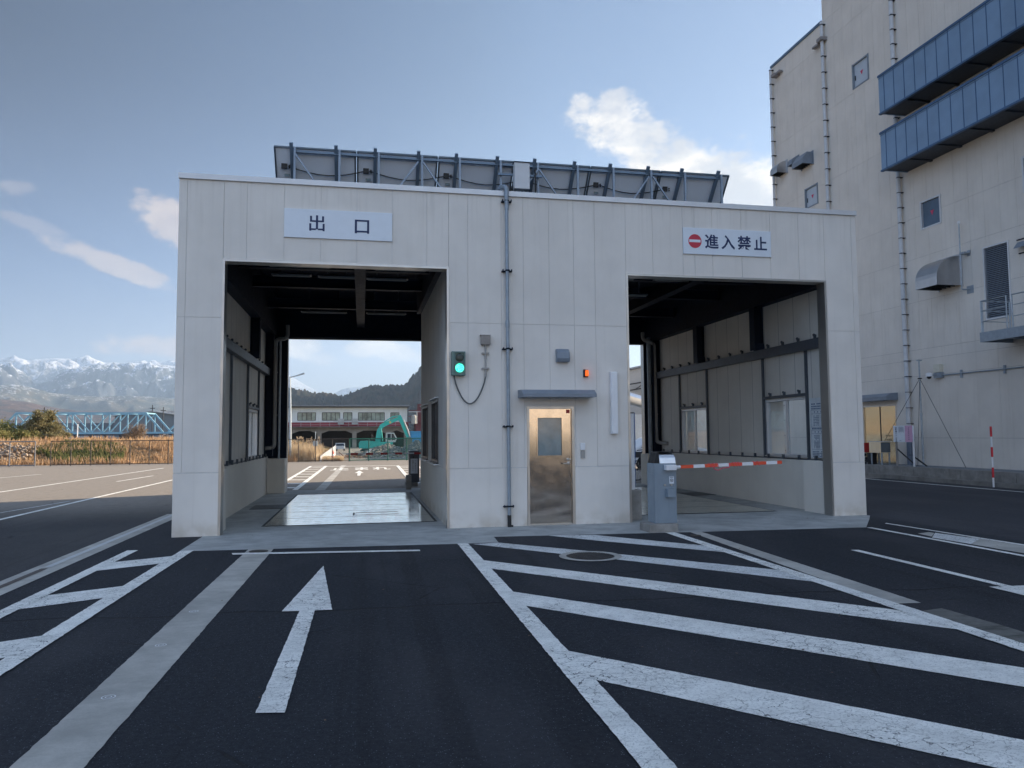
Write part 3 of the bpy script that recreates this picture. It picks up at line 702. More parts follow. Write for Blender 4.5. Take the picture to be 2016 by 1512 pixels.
# ceiling lamps
k = 0
for (x0, x1, y_, lab) in ((-1.80, -.62, 2.1, 'front left ceiling lamp of the left lane'), (.22, 1.27, 2.1, 'front right ceiling lamp of the left lane'),
                     (-1.85, -1.05, 3.0, 'short ceiling lamp left in the second row of the left lane'), (-.92, -.12, 3.05, 'left of the beam in the second row, left lane'), (.08, .95, 3.1, 'right of the beam in the second row, left lane'),
                     (-1.62, -.42, 7.7, 'far left ceiling lamp of the left lane'), (.10, 1.18, 7.7, 'far right ceiling lamp of the left lane'),
                     (5.0, 5.75, 2.2, 'front left ceiling lamp of the right lane'), (6.2, 7.25, 2.2, 'front right ceiling lamp of the right lane'),
                     (5.9, 6.75, 4.0, 'ceiling lamp in the middle of the right lane'), (5.2, 6.1, 7.7, 'far ceiling lamp of the right lane')):
    L = thing('ceiling_lamp', 'unlit fluorescent fitting, '+lab, 'ceiling lamp', ((x0+x1)/2, y_, 4.9), 'unlit fluorescent fittings under the roof')
    q = M(); q.prism([(y_-.10, 4.93), (y_+.10, 4.93), (y_+.03, 4.985), (y_-.03, 4.985)], 'x', x0, x1); q.box(x0+.2, x0+.23, y_-.01, y_+.01, 4.98, 5.6).box(x1-.23, x1-.2, y_-.01, y_+.01, 4.98, 5.6); build('reflector', q, simple('lamp_housing', (.12, .14, .17), .45), L)
    build('tube', M().tube([(x0+.03, y_, 4.915), (x1-.03, y_, 4.915)], .016, 8), MGREYP, L)

# ------------------------------------------------------------------ things fixed to the front
def onfacade(x0, z1, sc): return lambda u, v: (x0+u*sc, 0, z1+v*sc)
sg = thing('exit_sign', 'white sign with the dark blue characters 出口 above the left lane', 'sign', (-.4, -.02, 5.2))
build('board', M().box(-1.305, .495, -.030, -.003, 4.95, 5.445, bev=.003), MSIGN, sg)
q = M()
def strokes(q, y, ss, x0, z0, s, t):
    for a in ss:
        q.box(x0+a[0]*s, x0+a[2]*s, y-.002, y, z0+a[1]*s, z0+a[3]*s)
T = .13
# 出 : two stacked troughs crossed by a centre stem
strokes(q, -.0325, [(.435, .10, .565, .98)], -.905, 5.075, .275, T)
strokes(q, -.0325, [(.08, .56, .20, .93), (.80, .56, .92, .93), (.20, .56, .435, .66), (.565, .56, .80, .66), (.04, .0, .16, .46), (.84, .0, .96, .46), (.16, .05, .435, .15), (.565, .05, .84, .15)], -.905, 5.075, .275, T)
strokes(q, -.0325, [(.06, 0, .19, .86), (.81, 0, .94, .86), (.19, .75, .81, .86), (.19, .06, .81, .17)], -.155, 5.065, .275, T)
build('lettering', q, MNAVY, sg)
sg = thing('no_entry_sign', 'white sign with a red no-entry disc and 進入禁止 above the right lane', 'sign', (6.8, -.02, 5.2))
build('board', M().box(5.882, 7.68, -.030, -.003, 4.955, 5.455, bev=.003), MSIGN, sg)
build('red_disc', M().rings([(.132, -.0305), (.132, -.0335)], (6.115, 0, 5.20), 40, 'y'), MSRED, sg)
build('white_bar', M().box(6.00, 6.225, -.0365, -.0338, 5.178, 5.228), MSIGN, sg)
q = M()
for i, ch in enumerate('進入禁止'):
    q.text(ch, 1.0, lambda u, v, i=i: (6.31+i*.335+u*.285, -.0325, 5.098+(v)*.285), bold=.022)
build('lettering', q, MNAVY, sg, norm=False)

# traffic light
ts = thing('traffic_light', 'small green two-lamp traffic light beside the left lane with the lower lamp lit', 'traffic light', (1.63, 0, 2.84))
MTL = simple('signal_green_grey', (.13, .21, .19), .5)
q = M(); q.box(1.515, 1.752, -.13, -.0, 2.63, 3.045, bev=.006); build('housing', q, MTL, ts)
build('visor', M().box(1.565, 1.575, -.16, -.13, 2.67, 3.03).box(1.725, 1.735, -.16, -.13, 2.67, 3.03).box(1.575, 1.725, -.16, -.13, 3.02, 3.03).box(1.575, 1.725, -.15, -.13, 2.845, 2.853), MTL, ts)
build('upper_lens', M().rings([(.072, -.131), (.065, -.142), (.03, -.146)], (1.65, 0, 2.937), 24, 'y'), simple('lens_dark', (.015, .035, .03), .3), ts)
lens = build('lower_lens', M().rings([(.076, -.131), (.07, -.142), (.03, -.146)], (1.65, 0, 2.757), 24, 'y'), None, ts)
lm, bb, p, o = newmat('lit_green_lens'); pos = geo(bb)
v = bb.voro(pos, 75.0); dots = bb.mr(v, .55, .15)
bb.put(p.inputs['Base Color'], rgb(.0, .3, .2)); bb.put(p.inputs['Emission Color'], bb.mix(dots, rgb(.0, .55, .34), rgb(.25, 1.0, .72))); p.inputs['Emission Strength'].default_value = .95
lens.data.materials.append(lm)
jb = thing('junction_box', 'small grey-brown box above a short conduit right of the traffic light', 'junction box', (2.115, 0, 3.25))
build('box', M().box(2.035, 2.20, -.10, -.0, 3.175, 3.335, bev=.004).box(2.02, 2.205, -.105, -.0, 3.337, 3.345), simple('box_taupe', (.26, .235, .215), .5), jb)
q = M().tube([(2.118, -.045, 3.175), (2.118, -.045, 2.66)], .015, 8).rings([(.022, -.03), (.022, .0)], (2.118, -.045, 3.175), 10).rings([(.02, -.03), (.02, .03)], (2.118, -.045, 2.64), 10)
for z_ in (3.03, 2.76): q.box(2.055, 2.18, -.062, -.0, z_-.012, z_+.012)
build('conduit', q, MPVC, jb)
cb = M(); pts = []
for k in range(21):
    s_ = k/20; X_ = 1.56+(2.118-1.56)*s_
    pts.append((X_, -.05, 2.63-.49*math.sin(PI*min(1, max(0, s_)))**.72 if 0 < k < 20 else 2.63))
o = build('hanging_cable', cb.tube(pts, .013, 8), simple('cable_grey', (.10, .105, .10), .5), smooth=True, org=(1.84, 0, 2.14)); tag(o, 'grey cable hanging in a loop between the traffic light and the junction box', 'cable')

# conduit climbing the wall
cd = thing('wall_conduit', 'tall grey conduit pipe running up the wall left of the steel door', 'pipe', (2.51, -.08, 0))
q = M().tube([(2.515, -.085, .21), (2.51, -.085, 3.0), (2.505, -.085, 5.9)], .030, 14)
for z_ in (3.55, 5.66): q.rings([(.037, -.06), (.037, .06)], (2.507, -.085, z_), 14)
build('pipe', q, MPIPE, cd, smooth=True)
pipe('gooseneck', [(2.505, -.085, 5.72), (2.505, -.085, 6.02), (2.40, .12, 6.06), (2.38, .25, 5.95)], .042, MPIPE, cd)
build('lower_sleeve', M().tube([(2.516, -.085, 0.004), (2.515, -.085, .21)], .034, 14).box(2.55, 2.58, -.10, -.04, 0.004, .035), MBLK, cd)
for z_ in (5.76, 4.50, 3.11, 1.745, .36):
    q = M().box(2.42, 2.60, -.055, -.0, z_-.018, z_+.004).rings([(.038, -.014), (.038, .014)], (2.51, -.085, z_), 12)
    q.box(2.425, 2.44, -.11, -.055, z_-.02, z_+.02).box(2.58, 2.595, -.11, -.055, z_-.02, z_+.02); q.tube([(2.47, -.12, z_), (2.55, -.12, z_)], .009, 6)
    build('bracket', q, MDARK, cd)

o = build('vent_hood', M().prism([(0, 2.885), (-.11, 2.885), (-.13, 2.95), (-.115, 3.07), (-.05, 3.125), (0, 3.125)], 'x', 3.392, 3.632), MCAN, org=(3.51, 0, 3.0)); tag(o, 'rounded slate grey vent hood on the wall above the door canopy', 'vent hood')
bvh = o.modifiers.new('edge', 'BEVEL'); bvh.width = .018; bvh.segments = 3
al = thing('alarm_light', 'small orange alarm light on a dark bracket above right of the door', 'alarm light', (3.945, 0, 2.69))
build('backplate', M().box(3.905, 3.925, -.06, 0, 2.62, 2.76).box(3.925, 3.99, -.012, 0, 2.62, 2.76), MDARK, al)
build('lens', M().box(3.928, 3.985, -.085, -.012, 2.64, 2.745, bev=.01), emis('orange_lens', (1.0, .16, .02), .35), al)
wl = thing('wall_lamp', 'long vertical off-white wall lamp right of the door', 'wall lamp', (4.455, 0, 2.15))
build('cover', M().box(4.393, 4.518, -.11, -.012, 1.60, 2.715, bev=.018), MWHITE, wl); build('backplate', M().box(4.40, 4.51, -.012, 0, 1.592, 2.725), MSASH, wl)
ic = thing('door_intercom', 'white intercom above a small grey key box right of the steel door', 'intercom', (3.87, 0, 1.3))
build('speaker_unit', M().box(3.829, 3.915, -.035, 0, 1.315, 1.44, bev=.006), MWHITE, ic)
q = M().box(3.836, 3.91, -.03, 0, 1.175, 1.305, bev=.004).ball((3.873, -.03, 1.235), .009, 8); build('key_box', q, MGREYP, ic)

# ------------------------------------------------------------------ barrier gates
bg_ = thing('barrier_gate', 'slate blue barrier machine with silver lid and red and white arm before the right lane', 'barrier gate', (4.9, -1.25, 0))
build('base', M().box(4.55, 5.05, -1.43, -.98, 0, .135, bev=.015), MCB, bg_)
body = build('cabinet', M().box(4.70, 5.085, -1.30, -.98, .135, 1.11, bev=.008).box(4.695, 5.09, -1.303, -.975, .935, .941).box(4.695, 5.09, -1.303, -.975, .20, .206).box(4.705, 4.711, -1.303, -.985, .2, 1.1), MBGR, bg_)
build('flap', M().box(4.885, 5.02, -1.40, -1.30, .56, .70, bev=.008), MBGR, body)
build('knob', M().rings([(.013, -1.30), (.016, -1.33)], (4.872, 0, .757), 10, 'y').rings([(.013, -1.30), (.016, -1.33)], (4.988, 0, .757), 10, 'y'), MTRIM, body)
st_ = build('warning_sticker', M().box(4.957, 5.037, -1.3065, -1.3035, .775, .895), MSIGN, body)
build('sticker_print', M().ring((0, 0, 0), .024, .030, 20), MBLACK, st_)
q = M()
for k in range(20):
    a, d = 2*PI*k/20, 2*PI*(k+1)/20
    q.face([(4.997+rr_*math.cos(t_), -1.308, .832+rr_*math.sin(t_)) for rr_, t_ in ((.021, a), (.028, a), (.028, d), (.021, d))])
q.obox((4.98, -1.308, .849), (5.014, -1.308, .815), .001, .006, up=(0, 0, 1)).obox((4.985, -1.3085, .82), (5.01, -1.3085, .845), .001, .004)
for k in range(3): q.box(4.972+k*.019, 4.984+k*.019, -1.309, -1.308, .874, .888)
for o_ in [o for o in bpy.data.objects if o.name.startswith('sticker_print')]: bpy.data.objects.remove(o_)
build('sticker_print', q, MBLACK, st_)
q = M(); prof = [(-1.30, 1.11), (-1.29, 1.17)]+[(-1.30+.26*(1-math.cos(a)), 1.15+.14*math.sin(a)) for a in [PI*.12*i for i in range(1, 5)]]+[(-1.0, 1.29), (-.99, 1.11)]
q.prism(prof, 'x', 4.80, 5.075); build('lid', q, MBLID, bg_)
build('lid_cap', M().prism([(4.71, 1.11), (4.80, 1.11), (4.80, 1.295), (4.76, 1.285)], 'y', -1.27, -1.0).box(4.80, 5.06, -1.2, -1.0, 1.292, 1.30), MBLK, bg_)
arm = build('arm_socket', M().box(4.865, 5.045, -1.415, -1.305, 1.0, 1.085, bev=.006).tube([(5.0, -1.36, 1.045), (5.15, -1.36, 1.05)], .026, 10), MWHITE, bg_)
Zp = lambda x: 1.05+(x-5.13)*.028
seg = [5.13, 5.35, 5.55, 5.78, 5.98, 6.22, 6.42, 6.66, 6.86, 6.95]
for i, (a, c) in enumerate(zip(seg, seg[1:])):
    build('arm_stripe', M().box(a, c, -1.39, -1.335, Zp((a+c)/2)-.026, Zp((a+c)/2)+.026, rot=Matrix.Rotation(-math.atan(.028), 3, 'Y')), MRED if i % 2 == 0 else MWHITE, arm)
q = M()
for (a, c, n_) in ((5.62, 5.82, 3), (6.05, 6.20, 3), (6.42, 6.56, 2)):
    pts = []
    for k in range(n_*10+1):
        t_ = k/(n_*10); X_ = a+(c-a)*t_; an = t_*n_*2*PI; pts.append((X_, -1.3625+.040*math.cos(an), Zp(X_)+.036*math.sin(an)))
    q.tube(pts, .0045, 5)
q.tube([(5.68, -1.40, 1.06), (5.72, -1.41, 1.0), (5.78, -1.405, .985), (5.86, -1.40, 1.02), (5.98, -1.40, 1.03)], .007, 5); q.tube([(5.98, -1.4, 1.03), (6.0, -1.4, 1.10)], .007, 5)
build('ribbon', q, MPINK, arm)

bg2 = thing('barrier_gate', 'dark grey barrier machine with white notice plate at the far end of the left lane', 'barrier gate', (1.6, 11.1, 0))
build('base', M().box(1.36, 1.74, 10.95, 11.5, 0, .12, bev=.01), MCB, bg2)
MGD = simple('barrier_dark', (.075, .085, .105), .45, 0, .08)
body = build('cabinet', M().box(1.47, 1.79, 11.0, 11.4, .12, 1.115, bev=.012), MGD, bg2)
nb = build('notice', M().box(1.512, 1.735, 10.992, 10.998, .40, .87), MSIGN, body)
q = M()
for ci, (cx, s_) in enumerate(((1.665, 'バーをおさないで'), (1.585, 'お通りください'))):
    for k, ch in enumerate(s_):
        q.text(ch, 1.0, lambda u, v, k=k, cx=cx: (cx-.02+u*.045, 10.9905, .795-k*.052+v*.045), bold=.01)
build('lettering', q, MBLACK, nb, norm=False)
build('key_hole', M().rings([(.02, 10.99), (.02, 11.0)], (1.60, 0, .915), 10, 'y'), MBLK, body)
arm = build('arm', M().box(-.47, 1.75, 10.94, 10.985, 1.02, 1.055), MWHITE, bg2)
for a in (-.33, .13, .58, 1.03, 1.62): build('arm_stripe', M().box(a, a+.215, 10.93, 10.995, 1.005, 1.07), MREDD, arm)
o = build('concrete_block', M().box(1.30, 1.455, 9.6, 9.95, 0.004, .42, bev=.01), MCB, org=(1.4, 9.8, 0)); tag(o, 'low dark concrete block against the office wall before the far barrier machine', 'block')

gp = thing('guard_post', 'light grey round post in a tall concrete block left inside the right lane', 'guard post', (5.0, .45, 0))
build('block', M().box(4.88, 5.10, .32, .60, .004, .56, bev=.02), MCB, gp)
build('post', M().tube([(4.965, .46, .56), (4.965, .46, 1.98)], .058, 18).rings([(.061, -.006), (.061, .006)], (4.965, .46, 1.12), 16), MWHITE, gp, smooth=True)
build('post_cap', M().rings([(.066, 1.98), (.066, 2.0)], (4.965, .46, 0), 16), MBLK, gp)
build('cable', M().tube([(5.03, .46, 2.0), (5.035, .46, 1.4), (5.02, .46, .6)], .012, 6), simple('cable_blue', (.03, .09, .25), .5), gp)

cn = thing('traffic_cone', 'dark red traffic cone against the wall deep inside the right lane', 'traffic cone', (8.95, 8.2, .004))
build('cone', M().rings([(.15, .03), (.05, .66), (.035, .70)], (8.80, 8.35, .004), 18), MREDD, cn, smooth=True); build('foot', M().box(8.60, 9.0, 8.15, 8.55, .006, .035), MBLK, cn)

# price board painted on the wall inside the right lane
nb = thing('notice_board', 'pale blue timetable notice on the inner wall beside the right window', 'notice', (9.08, .7, 1.7))
build('sheet', M().box(9.036, 9.044, .30, .98, 1.085, 2.30).box(9.044, 9.087, .34, .94, 1.2, 2.2), simple('notice_pale', (.62, .66, .68), .6), nb)
q = M(); xq = 9.0345
def nline(z_, h, y0=.36, y1=.92, n=12, fill=.7):
    st = (y1-y0)/n
    for k in range(n):
        if random.random() < .9: q.box(xq, xq+.001, y1-(k+fill)*st, y1-k*st, z_, z_+h)
nline(2.16, .03); nline(2.11, .03); nline(2.065, .03)
for (z0, z1, rows) in ((1.70, 2.045, 7), (1.25, 1.64, 10)):
    for a in (z0, z1, z1-.07): q.box(xq, xq+.001, .34, .94, a, a+.005)
    for yy_ in (.34, .935): q.box(xq, xq+.001, yy_, yy_+.005, z0, z1)
    for k in range(4): q.box(xq, xq+.001, .80-k*.11, .83-k*.11, z1-.045, z1-.02)
    for k in range(rows): nline(z0+.03+k*(z1-z0-.12)/rows, .014, .40, .60, 6); nline(z0+.03+k*(z1-z0-.12)/rows, .014, .66, .86, 6)
nline(1.66, .03, .45, .92, 9)
for k in range(4): nline(1.20-k*.032, .018)
q.box(xq, xq+.001, .37, .44, 2.225, 2.285)
build('lettering', q, MSIGB, nb)

# ------------------------------------------------------------------ solar panels and box on the roof
sp = thing('solar_array', 'row of tilted solar panels seen from behind on a steel rack on the roof', 'solar panels', (2.8, 1.0, 5.72))
MPB = simple('panel_back', (.78, .86, .95), .45, 0, .05, 1.2); MRACK = simple('rack_steel', (.15, .21, .28), .45, .2, .15, 5)
MRACKP = simple('rack_post', (.25, .31, .38), .45, .2, .15, 5)
ZT, YT = 6.745, .62; ang = math.atan2(.62, .52); LN = 1.62
dy, dz = math.cos(ang), -math.sin(ang)
bx = [-1.57, -.123, 1.358, 2.80, 4.295, 5.73, 7.20]
def onp(x, s_, off=0.0):     # point s_ metres down the slope from the top edge, off metres behind the panel
    return (x, YT+s_*dy-off*math.sin(ang)*1.0, ZT+s_*dz-off*math.cos(ang))
for a, c in zip(bx, bx[1:]):
    q = M(); vs = [Vector(onp(a+.012, 0)), Vector(onp(c-.012, 0)), Vector(onp(c-.012, LN)), Vector(onp(a+.012, LN))]
    nrm = Vector((0, math.sin(ang), math.cos(ang)))*.035
    A = [q.bm.verts.new(v_) for v_ in vs]; B = [q.bm.verts.new(v_+nrm) for v_ in vs]
    q.bm.faces.new(A); q.bm.faces.new(B[::-1])
    for i in range(4): q.bm.faces.new((A[i], B[i], B[(i+1) % 4], A[(i+1) % 4]))
    pn = build('panel', q, MPB, sp)
    fr = M()
    for (u, v_) in ((onp(a+.012, 0, .006), onp(c-.012, 0, .006)), (onp(a+.02, 0, .006), onp(a+.02, LN, .006)), (onp(c-.02, 0, .006), onp(c-.02, LN, .006))): fr.obox(u, v_, .028, .03)
    build('panel_frame', fr, simple('frame_alu', (.10, .13, .16), .4, .3), pn)
    jx = a+.17; P0 = Vector(onp(jx, .34, .02)); build('junction_box', M().box(P0.x-.05, P0.x+.05, P0.y-.02, P0.y+.02, P0.z-.05, P0.z+.04).ball((P0.x+.09, P0.y, P0.z+.01), .016, 6).ball((P0.x+.09, P0.y, P0.z-.03), .016, 6), MBLK, pn)
    P0 = Vector(onp(jx+.04, .50, .004)); build('label_plate', M().obox((P0.x-.045, P0.y, P0.z), (P0.x+.045, P0.y, P0.z), .004, .07), simple('label_grey', (.17, .24, .26), .5), pn)
q = M()
q.obox(onp(bx[0]+.35, .05, .05), onp(bx[-1]-.2, .05, .05), .045, .045); q.obox(onp(bx[0]+.1, 1.25, .05), onp(bx[-1]-.1, 1.25, .05), .045, .045)
build('rail', q, MRACK, sp)
sx = [-1.239, -.464, .23, 1.012, 1.708, 2.477, 3.193, 3.974, 4.69, 5.462, 6.165, 6.937]
for i, x_ in enumerate(sx):
    build('rafter', M().obox(onp(x_-.02, -.10, .05), onp(x_-.02, LN, .05), .06, .05), MRACK, sp)
    q = M(); T0 = Vector(onp(x_+.05, .02, .10)); q.box(x_+.025, x_+.062, T0.y-.03, T0.y+.01, 5.72, T0.z+.06); build('post', q, MRACKP, sp)
for i in range(0, 12, 3):
    x_ = sx[i]+.06; d_ = .55
    build('brace', M().obox((x_, .50, 6.58), (x_+d_, .50, 5.80), .028, .028), MRACKP, sp)
    if i+3 < 12:
        x_ = sx[i+3]-.35+.4 if False else sx[i+2]+.75; build('brace', M().obox((x_, .50, 6.58), (x_-d_, .50, 5.80), .028, .028), MRACKP, sp)
q = M(); pts = []
for i in range(5):
    x0_, x1_ = bx[i]+.24, bx[i+1]+.17
    for k in range(9):
        s_ = k/8; pp = onp(x0_+(x1_-x0_)*s_, .34+.13*math.sin(PI*s_), .035); pts.append(pp)
q.tube(pts, .009, 6); build('cable', q, MBLK, sp)
eb = thing('electrical_box', 'pale upright electrical box on the roof edge before the solar panels', 'electrical box', (2.9, .38, 5.72))
build('cabinet', M().box(2.735, 3.02, .30, .45, 6.13, 6.62, bev=.004), simple('box_cream', (.60, .61, .62), .5, 0, .04), eb)
build('cabinet_roof', M().box(2.725, 3.03, .285, .46, 6.622, 6.635), MDARK, eb)
build('stand', M().box(2.45, 3.30, .46, .50, 6.42, 6.46).box(2.74, 2.78, .44, .48, 5.72, 6.42).box(2.97, 3.01, .44, .48, 5.72, 6.42), MRACK, eb)
build('flex_pipe', M().tube([(3.15, .42, 6.55), (3.16, .42, 6.3), (3.15, .42, 5.8)], .014, 6), MBLK, eb); build('flex_pipe', M().tube([(2.70, .42, 6.2), (2.66, .42, 6.0), (2.62, .42, 5.8)], .012, 6), MBLK, eb)

# ------------------------------------------------------------------ the tall building on the right
BX = 19.3
tb = thing('tower_building', 'very tall beige panel building with blue galleries filling the right edge', 'building', (30, 0, 0))
bh = [(12.09, 13.07, 15.32, 16.35), (15.64, 16.60, 11.48, 12.40), (8.757, 9.709, 8.675, 9.687), (6.148, 7.12, 5.075, 7.40), (11.36, 13.25, .42, 2.62), (4.6, 5.53, 8.67, 9.76)]
rows = [.42, 1.38, 3.55, 4.14, 4.49, 6.19, 7.74, 9.20, 12.2, 15.2, 18.2, 19.15, 21.2, 24.2, 27.0]
q = M(); bkq = M(); g_ = .006
ye = [19.0-.6*k for k in range(82)]; ye = sorted(set([14.93]+ye))
for z0, z1 in zip(rows, rows[1:]):
    yy_ = ye if (z0 > 4.4 and not (z0 == 4.49)) or z0 == 4.49 else sorted({ye[0], 19.0, 14.93, 9.95, 6.75, 1.0, -4, -9, -14, -20})
    for a, c in zip(yy_, yy_[1:]):
        if (a+c)/2 > 14.93 and z1 > 19.2: continue
        for (p0, p1, q0, q1) in cells(a, c, z0, z1, bh):
            q.box(BX, BX+.10, p0+(g_*.5 if p0 == a else 0), p1-(g_*.5 if p1 == c else 0), q0+(g_*.6 if q0 == z0 else 0), q1-(g_*.6 if q1 == z1 else 0))
for (p0, p1, q0, q1) in cells(-29.5, 18.98, .2, 19.13, bh): bkq.box(BX+.008, BX+.2, p0, p1, q0, q1)
bkq.box(BX+.008, BX+.2, -29.5, 14.92, 19.13, 26.98)
tw = build('wall', q, MBIG, tb)
build('joint_seal', bkq, simple('joint_seal_dark', (.26, .25, .24), .8), tw)
q = M(); q.box(BX+.2, 46, -29.5, 18.98, 0, 19.1).box(BX+.2, 46, -29.5, 14.92, 19.1, 26.9); build('core', q, MBIG, tw)
q = M(); q.box(BX-.05, 46.05, 18.7, 19.05, 19.15, 19.27).box(BX-.05, BX+.3, 14.95, 18.7, 19.15, 19.27).box(BX-.05, 46, -29.6, 15.0, 27.0, 27.2); build('coping', q, simple('coping_blue', (.10, .17, .26), .5), tb)
def hatchdoor(y0, y1, z0, z1, mat, fm, tri=True, glass=False):
    f_ = M(); t = .055
    f_.box(BX-.035, BX+.12, y0, y0+t, z0, z1).box(BX-.035, BX+.12, y1-t, y1, z0, z1).box(BX-.015, BX+.12, y0+t, y1-t, z0, z0+t).box(BX-.015, BX+.12, y0+t, y1-t, z1-t, z1)
    w_ = build('window', f_, fm, tb)
    build('pane' if glass else 'panel', M().box(BX+.05, BX+.09, y0+t, y1-t, z0+t, z1-t), mat, w_)
    if tri:
        cy, cz = (y0+y1)/2, (z0+z1)/2; X_ = BX+.045
        build('rescue_mark', M().face([(X_, cy-.09, cz+.08), (X_, cy+.09, cz+.08), (X_, cy, cz-.10)]), simple('rescue_red', (.55, .03, .10), .5), w_)
    if not glass: build('handle', M().box(BX+.03, BX+.05, y1-.13, y1-.09, (z0+z1)/2-.17, (z0+z1)/2+.02), MBLK, w_)
    return w_
MDOORP = simple('hatch_paint', (.48, .54, .60), .5, 0, .05)
MSGREY = simple('sash_mid', (.22, .26, .30), .4)
hatchdoor(*bh[0], MDOORP, MSGREY); hatchdoor(*bh[1], MDOORP, MSGREY); hatchdoor(*bh[2], MGLB, MSASH, glass=True); hatchdoor(*bh[5], MGLB, MSASH, tri=False, glass=True)
q = M(); y0, y1, z0, z1 = bh[3]; t = .045
q.box(BX-.03, BX+.12, y0, y0+t, z0, z1).box(BX-.03, BX+.12, y1-t, y1, z0, z1).box(BX-.03, BX+.12, y0+t, y1-t, z0, z0+t).box(BX-.03, BX+.12, y0+t, y1-t, z1-t, z1)
lv = build('louvre', q, MSASH, tb); q = M(); n_ = 38
for k in range(n_):
    zc = z0+t+(k+.5)*(z1-z0-2*t)/n_; q.prism([(BX+.005, zc-.022), (BX+.065, zc+.022), (BX+.065, zc+.030), (BX+.005, zc-.014)], 'y', y0+t, y1-t)
build('slats', q, simple('louvre_slat', (.22, .26, .31), .5), lv)
build('backing', M().box(BX+.07, BX+.11, y0+t, y1-t, z0+t, z1-t), MBLK, lv)
# steel double door
q = M(); y0, y1 = 11.36, 13.25
dd = M(); dd.box(BX+.03, BX+.07, y0+.05, 12.29, .44, 2.56).box(BX+.03, BX+.07, 12.30, y1-.05, .44, 2.56)
d_ = build('double_door', dd, steel('gold_steel', (.86, .68, .42), .14), tb)
build('door_frame', M().box(BX-.01, BX+.12, y0, y0+.05, .42, 2.62).box(BX-.01, BX+.12, y1-.05, y1, .42, 2.62).box(BX-.01, BX+.12, y0+.05, y1-.05, 2.56, 2.62), MTRIM, d_)
q = M()
for z_ in (.7, 1.5, 2.3): q.box(BX+.005, BX+.03, y0+.04, y0+.07, z_-.08, z_+.08)
q.box(BX+.018, BX+.029, 12.27, 12.31, .44, 2.56)
build('hinge', q, MBLK, d_)
q = M()
q.text('関係者以外', 1, lambda u, v: (BX+.0285, 12.04-u*.075, 1.43+v*.07), bold=.02); q.text('立入禁止', 1, lambda u, v: (BX+.0285, 12.0-u*.075, 1.28+v*.07), bold=.02)
build('lettering', q, MBLACK, d_, norm=False)
q = M().prism([(BX-.48, 2.76), (BX, 2.76), (BX, 3.04), (BX-.30, 3.02), (BX-.48, 2.90)], 'y', 11.25, 13.5); build('door_canopy', q, MCAN, tb)
# drain pipes with clamps
for (yp, z0, z1, r) in ((18.90, .42, 19.0, .060), (14.80, .42, 19.1, .070), (10.60, .42, 27.0, .075)):
    q = M().tube([(BX-.13, yp, z0), (BX-.13, yp, z1)], r, 14)
    pp_ = build('drain_pipe', q, simple('pipe_pale', (.58, .60, .62), .5, 0, .08), tb, smooth=True)
    q = M(); z_ = z0+.35
    while z_ < min(z1, 21):
        q = M().box(BX-.215, BX, yp-.10, yp+.012, z_-.009, z_+.009); build('clamp', q, MDARK, pp_); z_ += .70 if yp > 12 else .56
build('pipe_guard', M().tube([(BX-.13, 10.6, .42), (BX-.13, 10.6, 1.55)], .10, 14), simple('guard_blue', (.12, .16, .22), .5), tb)
MGUT = simple('gutter_grey', (.24, .23, .23), .6)
build('gutter_box', M().box(BX-.30, BX, 14.62, 14.95, 18.25, 18.38).box(BX-.22, BX-.04, 14.95, 15.4, 18.2, 18.28), MGUT, tb); build('gutter_box', M().box(BX-.30, BX, 18.3, 18.6, 18.45, 18.58).box(BX-.22, BX-.04, 18.0, 18.3, 18.5, 18.58), MGUT, tb)
# blue galleries
for (y1, zb, zt, lab) in ((10.27, 13.035, 14.45, 'a'), (10.286, 10.95, 12.35, 'b')):
    X0 = 18.26; q = M(); k = 0; y_ = y1
    q.box(X0, X0+.05, -29, y1, zb, zt).box(X0+.05, BX-.0, y1-.05, y1, zb, zt)
    gl_ = build('gallery', q, MBLUE, tb)
    q = M(); y_ = y1-.28
    while y_ > -12: q.box(X0-.012, X0+.001, y_-.010, y_+.010, zb+.02, zt-.08); y_ -= .50
    q.box(X0-.03, X0+.08, -29, y1+.02, zt-.07, zt+.01).box(X0-.03, X0+.08, -29, y1+.02, zb-.03, zb+.03).box(X0-.012, X0+.001, -29, y1, zt-.13, zt-.12)
    q.box(X0+.55, X0+.57, y1-.001, y1+.012, zb, zt)
    build('gallery_frame', q, simple('gallery_trim', (.045, .11, .22), .45), gl_)
    q = M(); q.box(X0+.05, BX, -29, y1-.05, zb+.02, zb+.08); y_ = y1-1.2
    while y_ > -12: q.box(X0+.05, BX, y_-.05, y_+.05, zb-.03, zb+.02); y_ -= 1.3
    build('gallery_floor', q, MBLUED, gl_)
# access platform with railings
pf = thing('access_platform', 'grey steel access platform with hand rails high on the tall building at the right edge', 'platform', (18.8, 4.5, 4.4))
q = M().box(18.22, BX, 2.0, 6.25, 4.46, 4.52).box(18.20, 18.26, 2.0, 6.25, 4.26, 4.55).box(18.26, BX, 6.17, 6.25, 4.26, 4.55)
for y_ in (5.6, 5.0, 4.4): q.box(18.26, BX, y_-.04, y_+.04, 4.30, 4.46)
build('deck', q, MPIPE, pf)
q = M()
def rail(a, c, n_=2):
    a, c = Vector(a), Vector(c)
    q.tube([a, a+Vector((0, 0, 1.0)), c+Vector((0, 0, 1.0)), c], .022, 7)
    for h in (.38, .70): q.tube([a+Vector((0, 0, h)), c+Vector((0, 0, h))], .013, 6)
rail((18.24, 6.2, 4.5), (18.24, 5.3, 4.5)); rail((18.24, 5.1, 4.5), (18.24, 3.2, 4.5)); rail((18.28, 6.2, 4.5), (19.25, 6.2, 4.5))
build('railing', q, MGALV, pf)

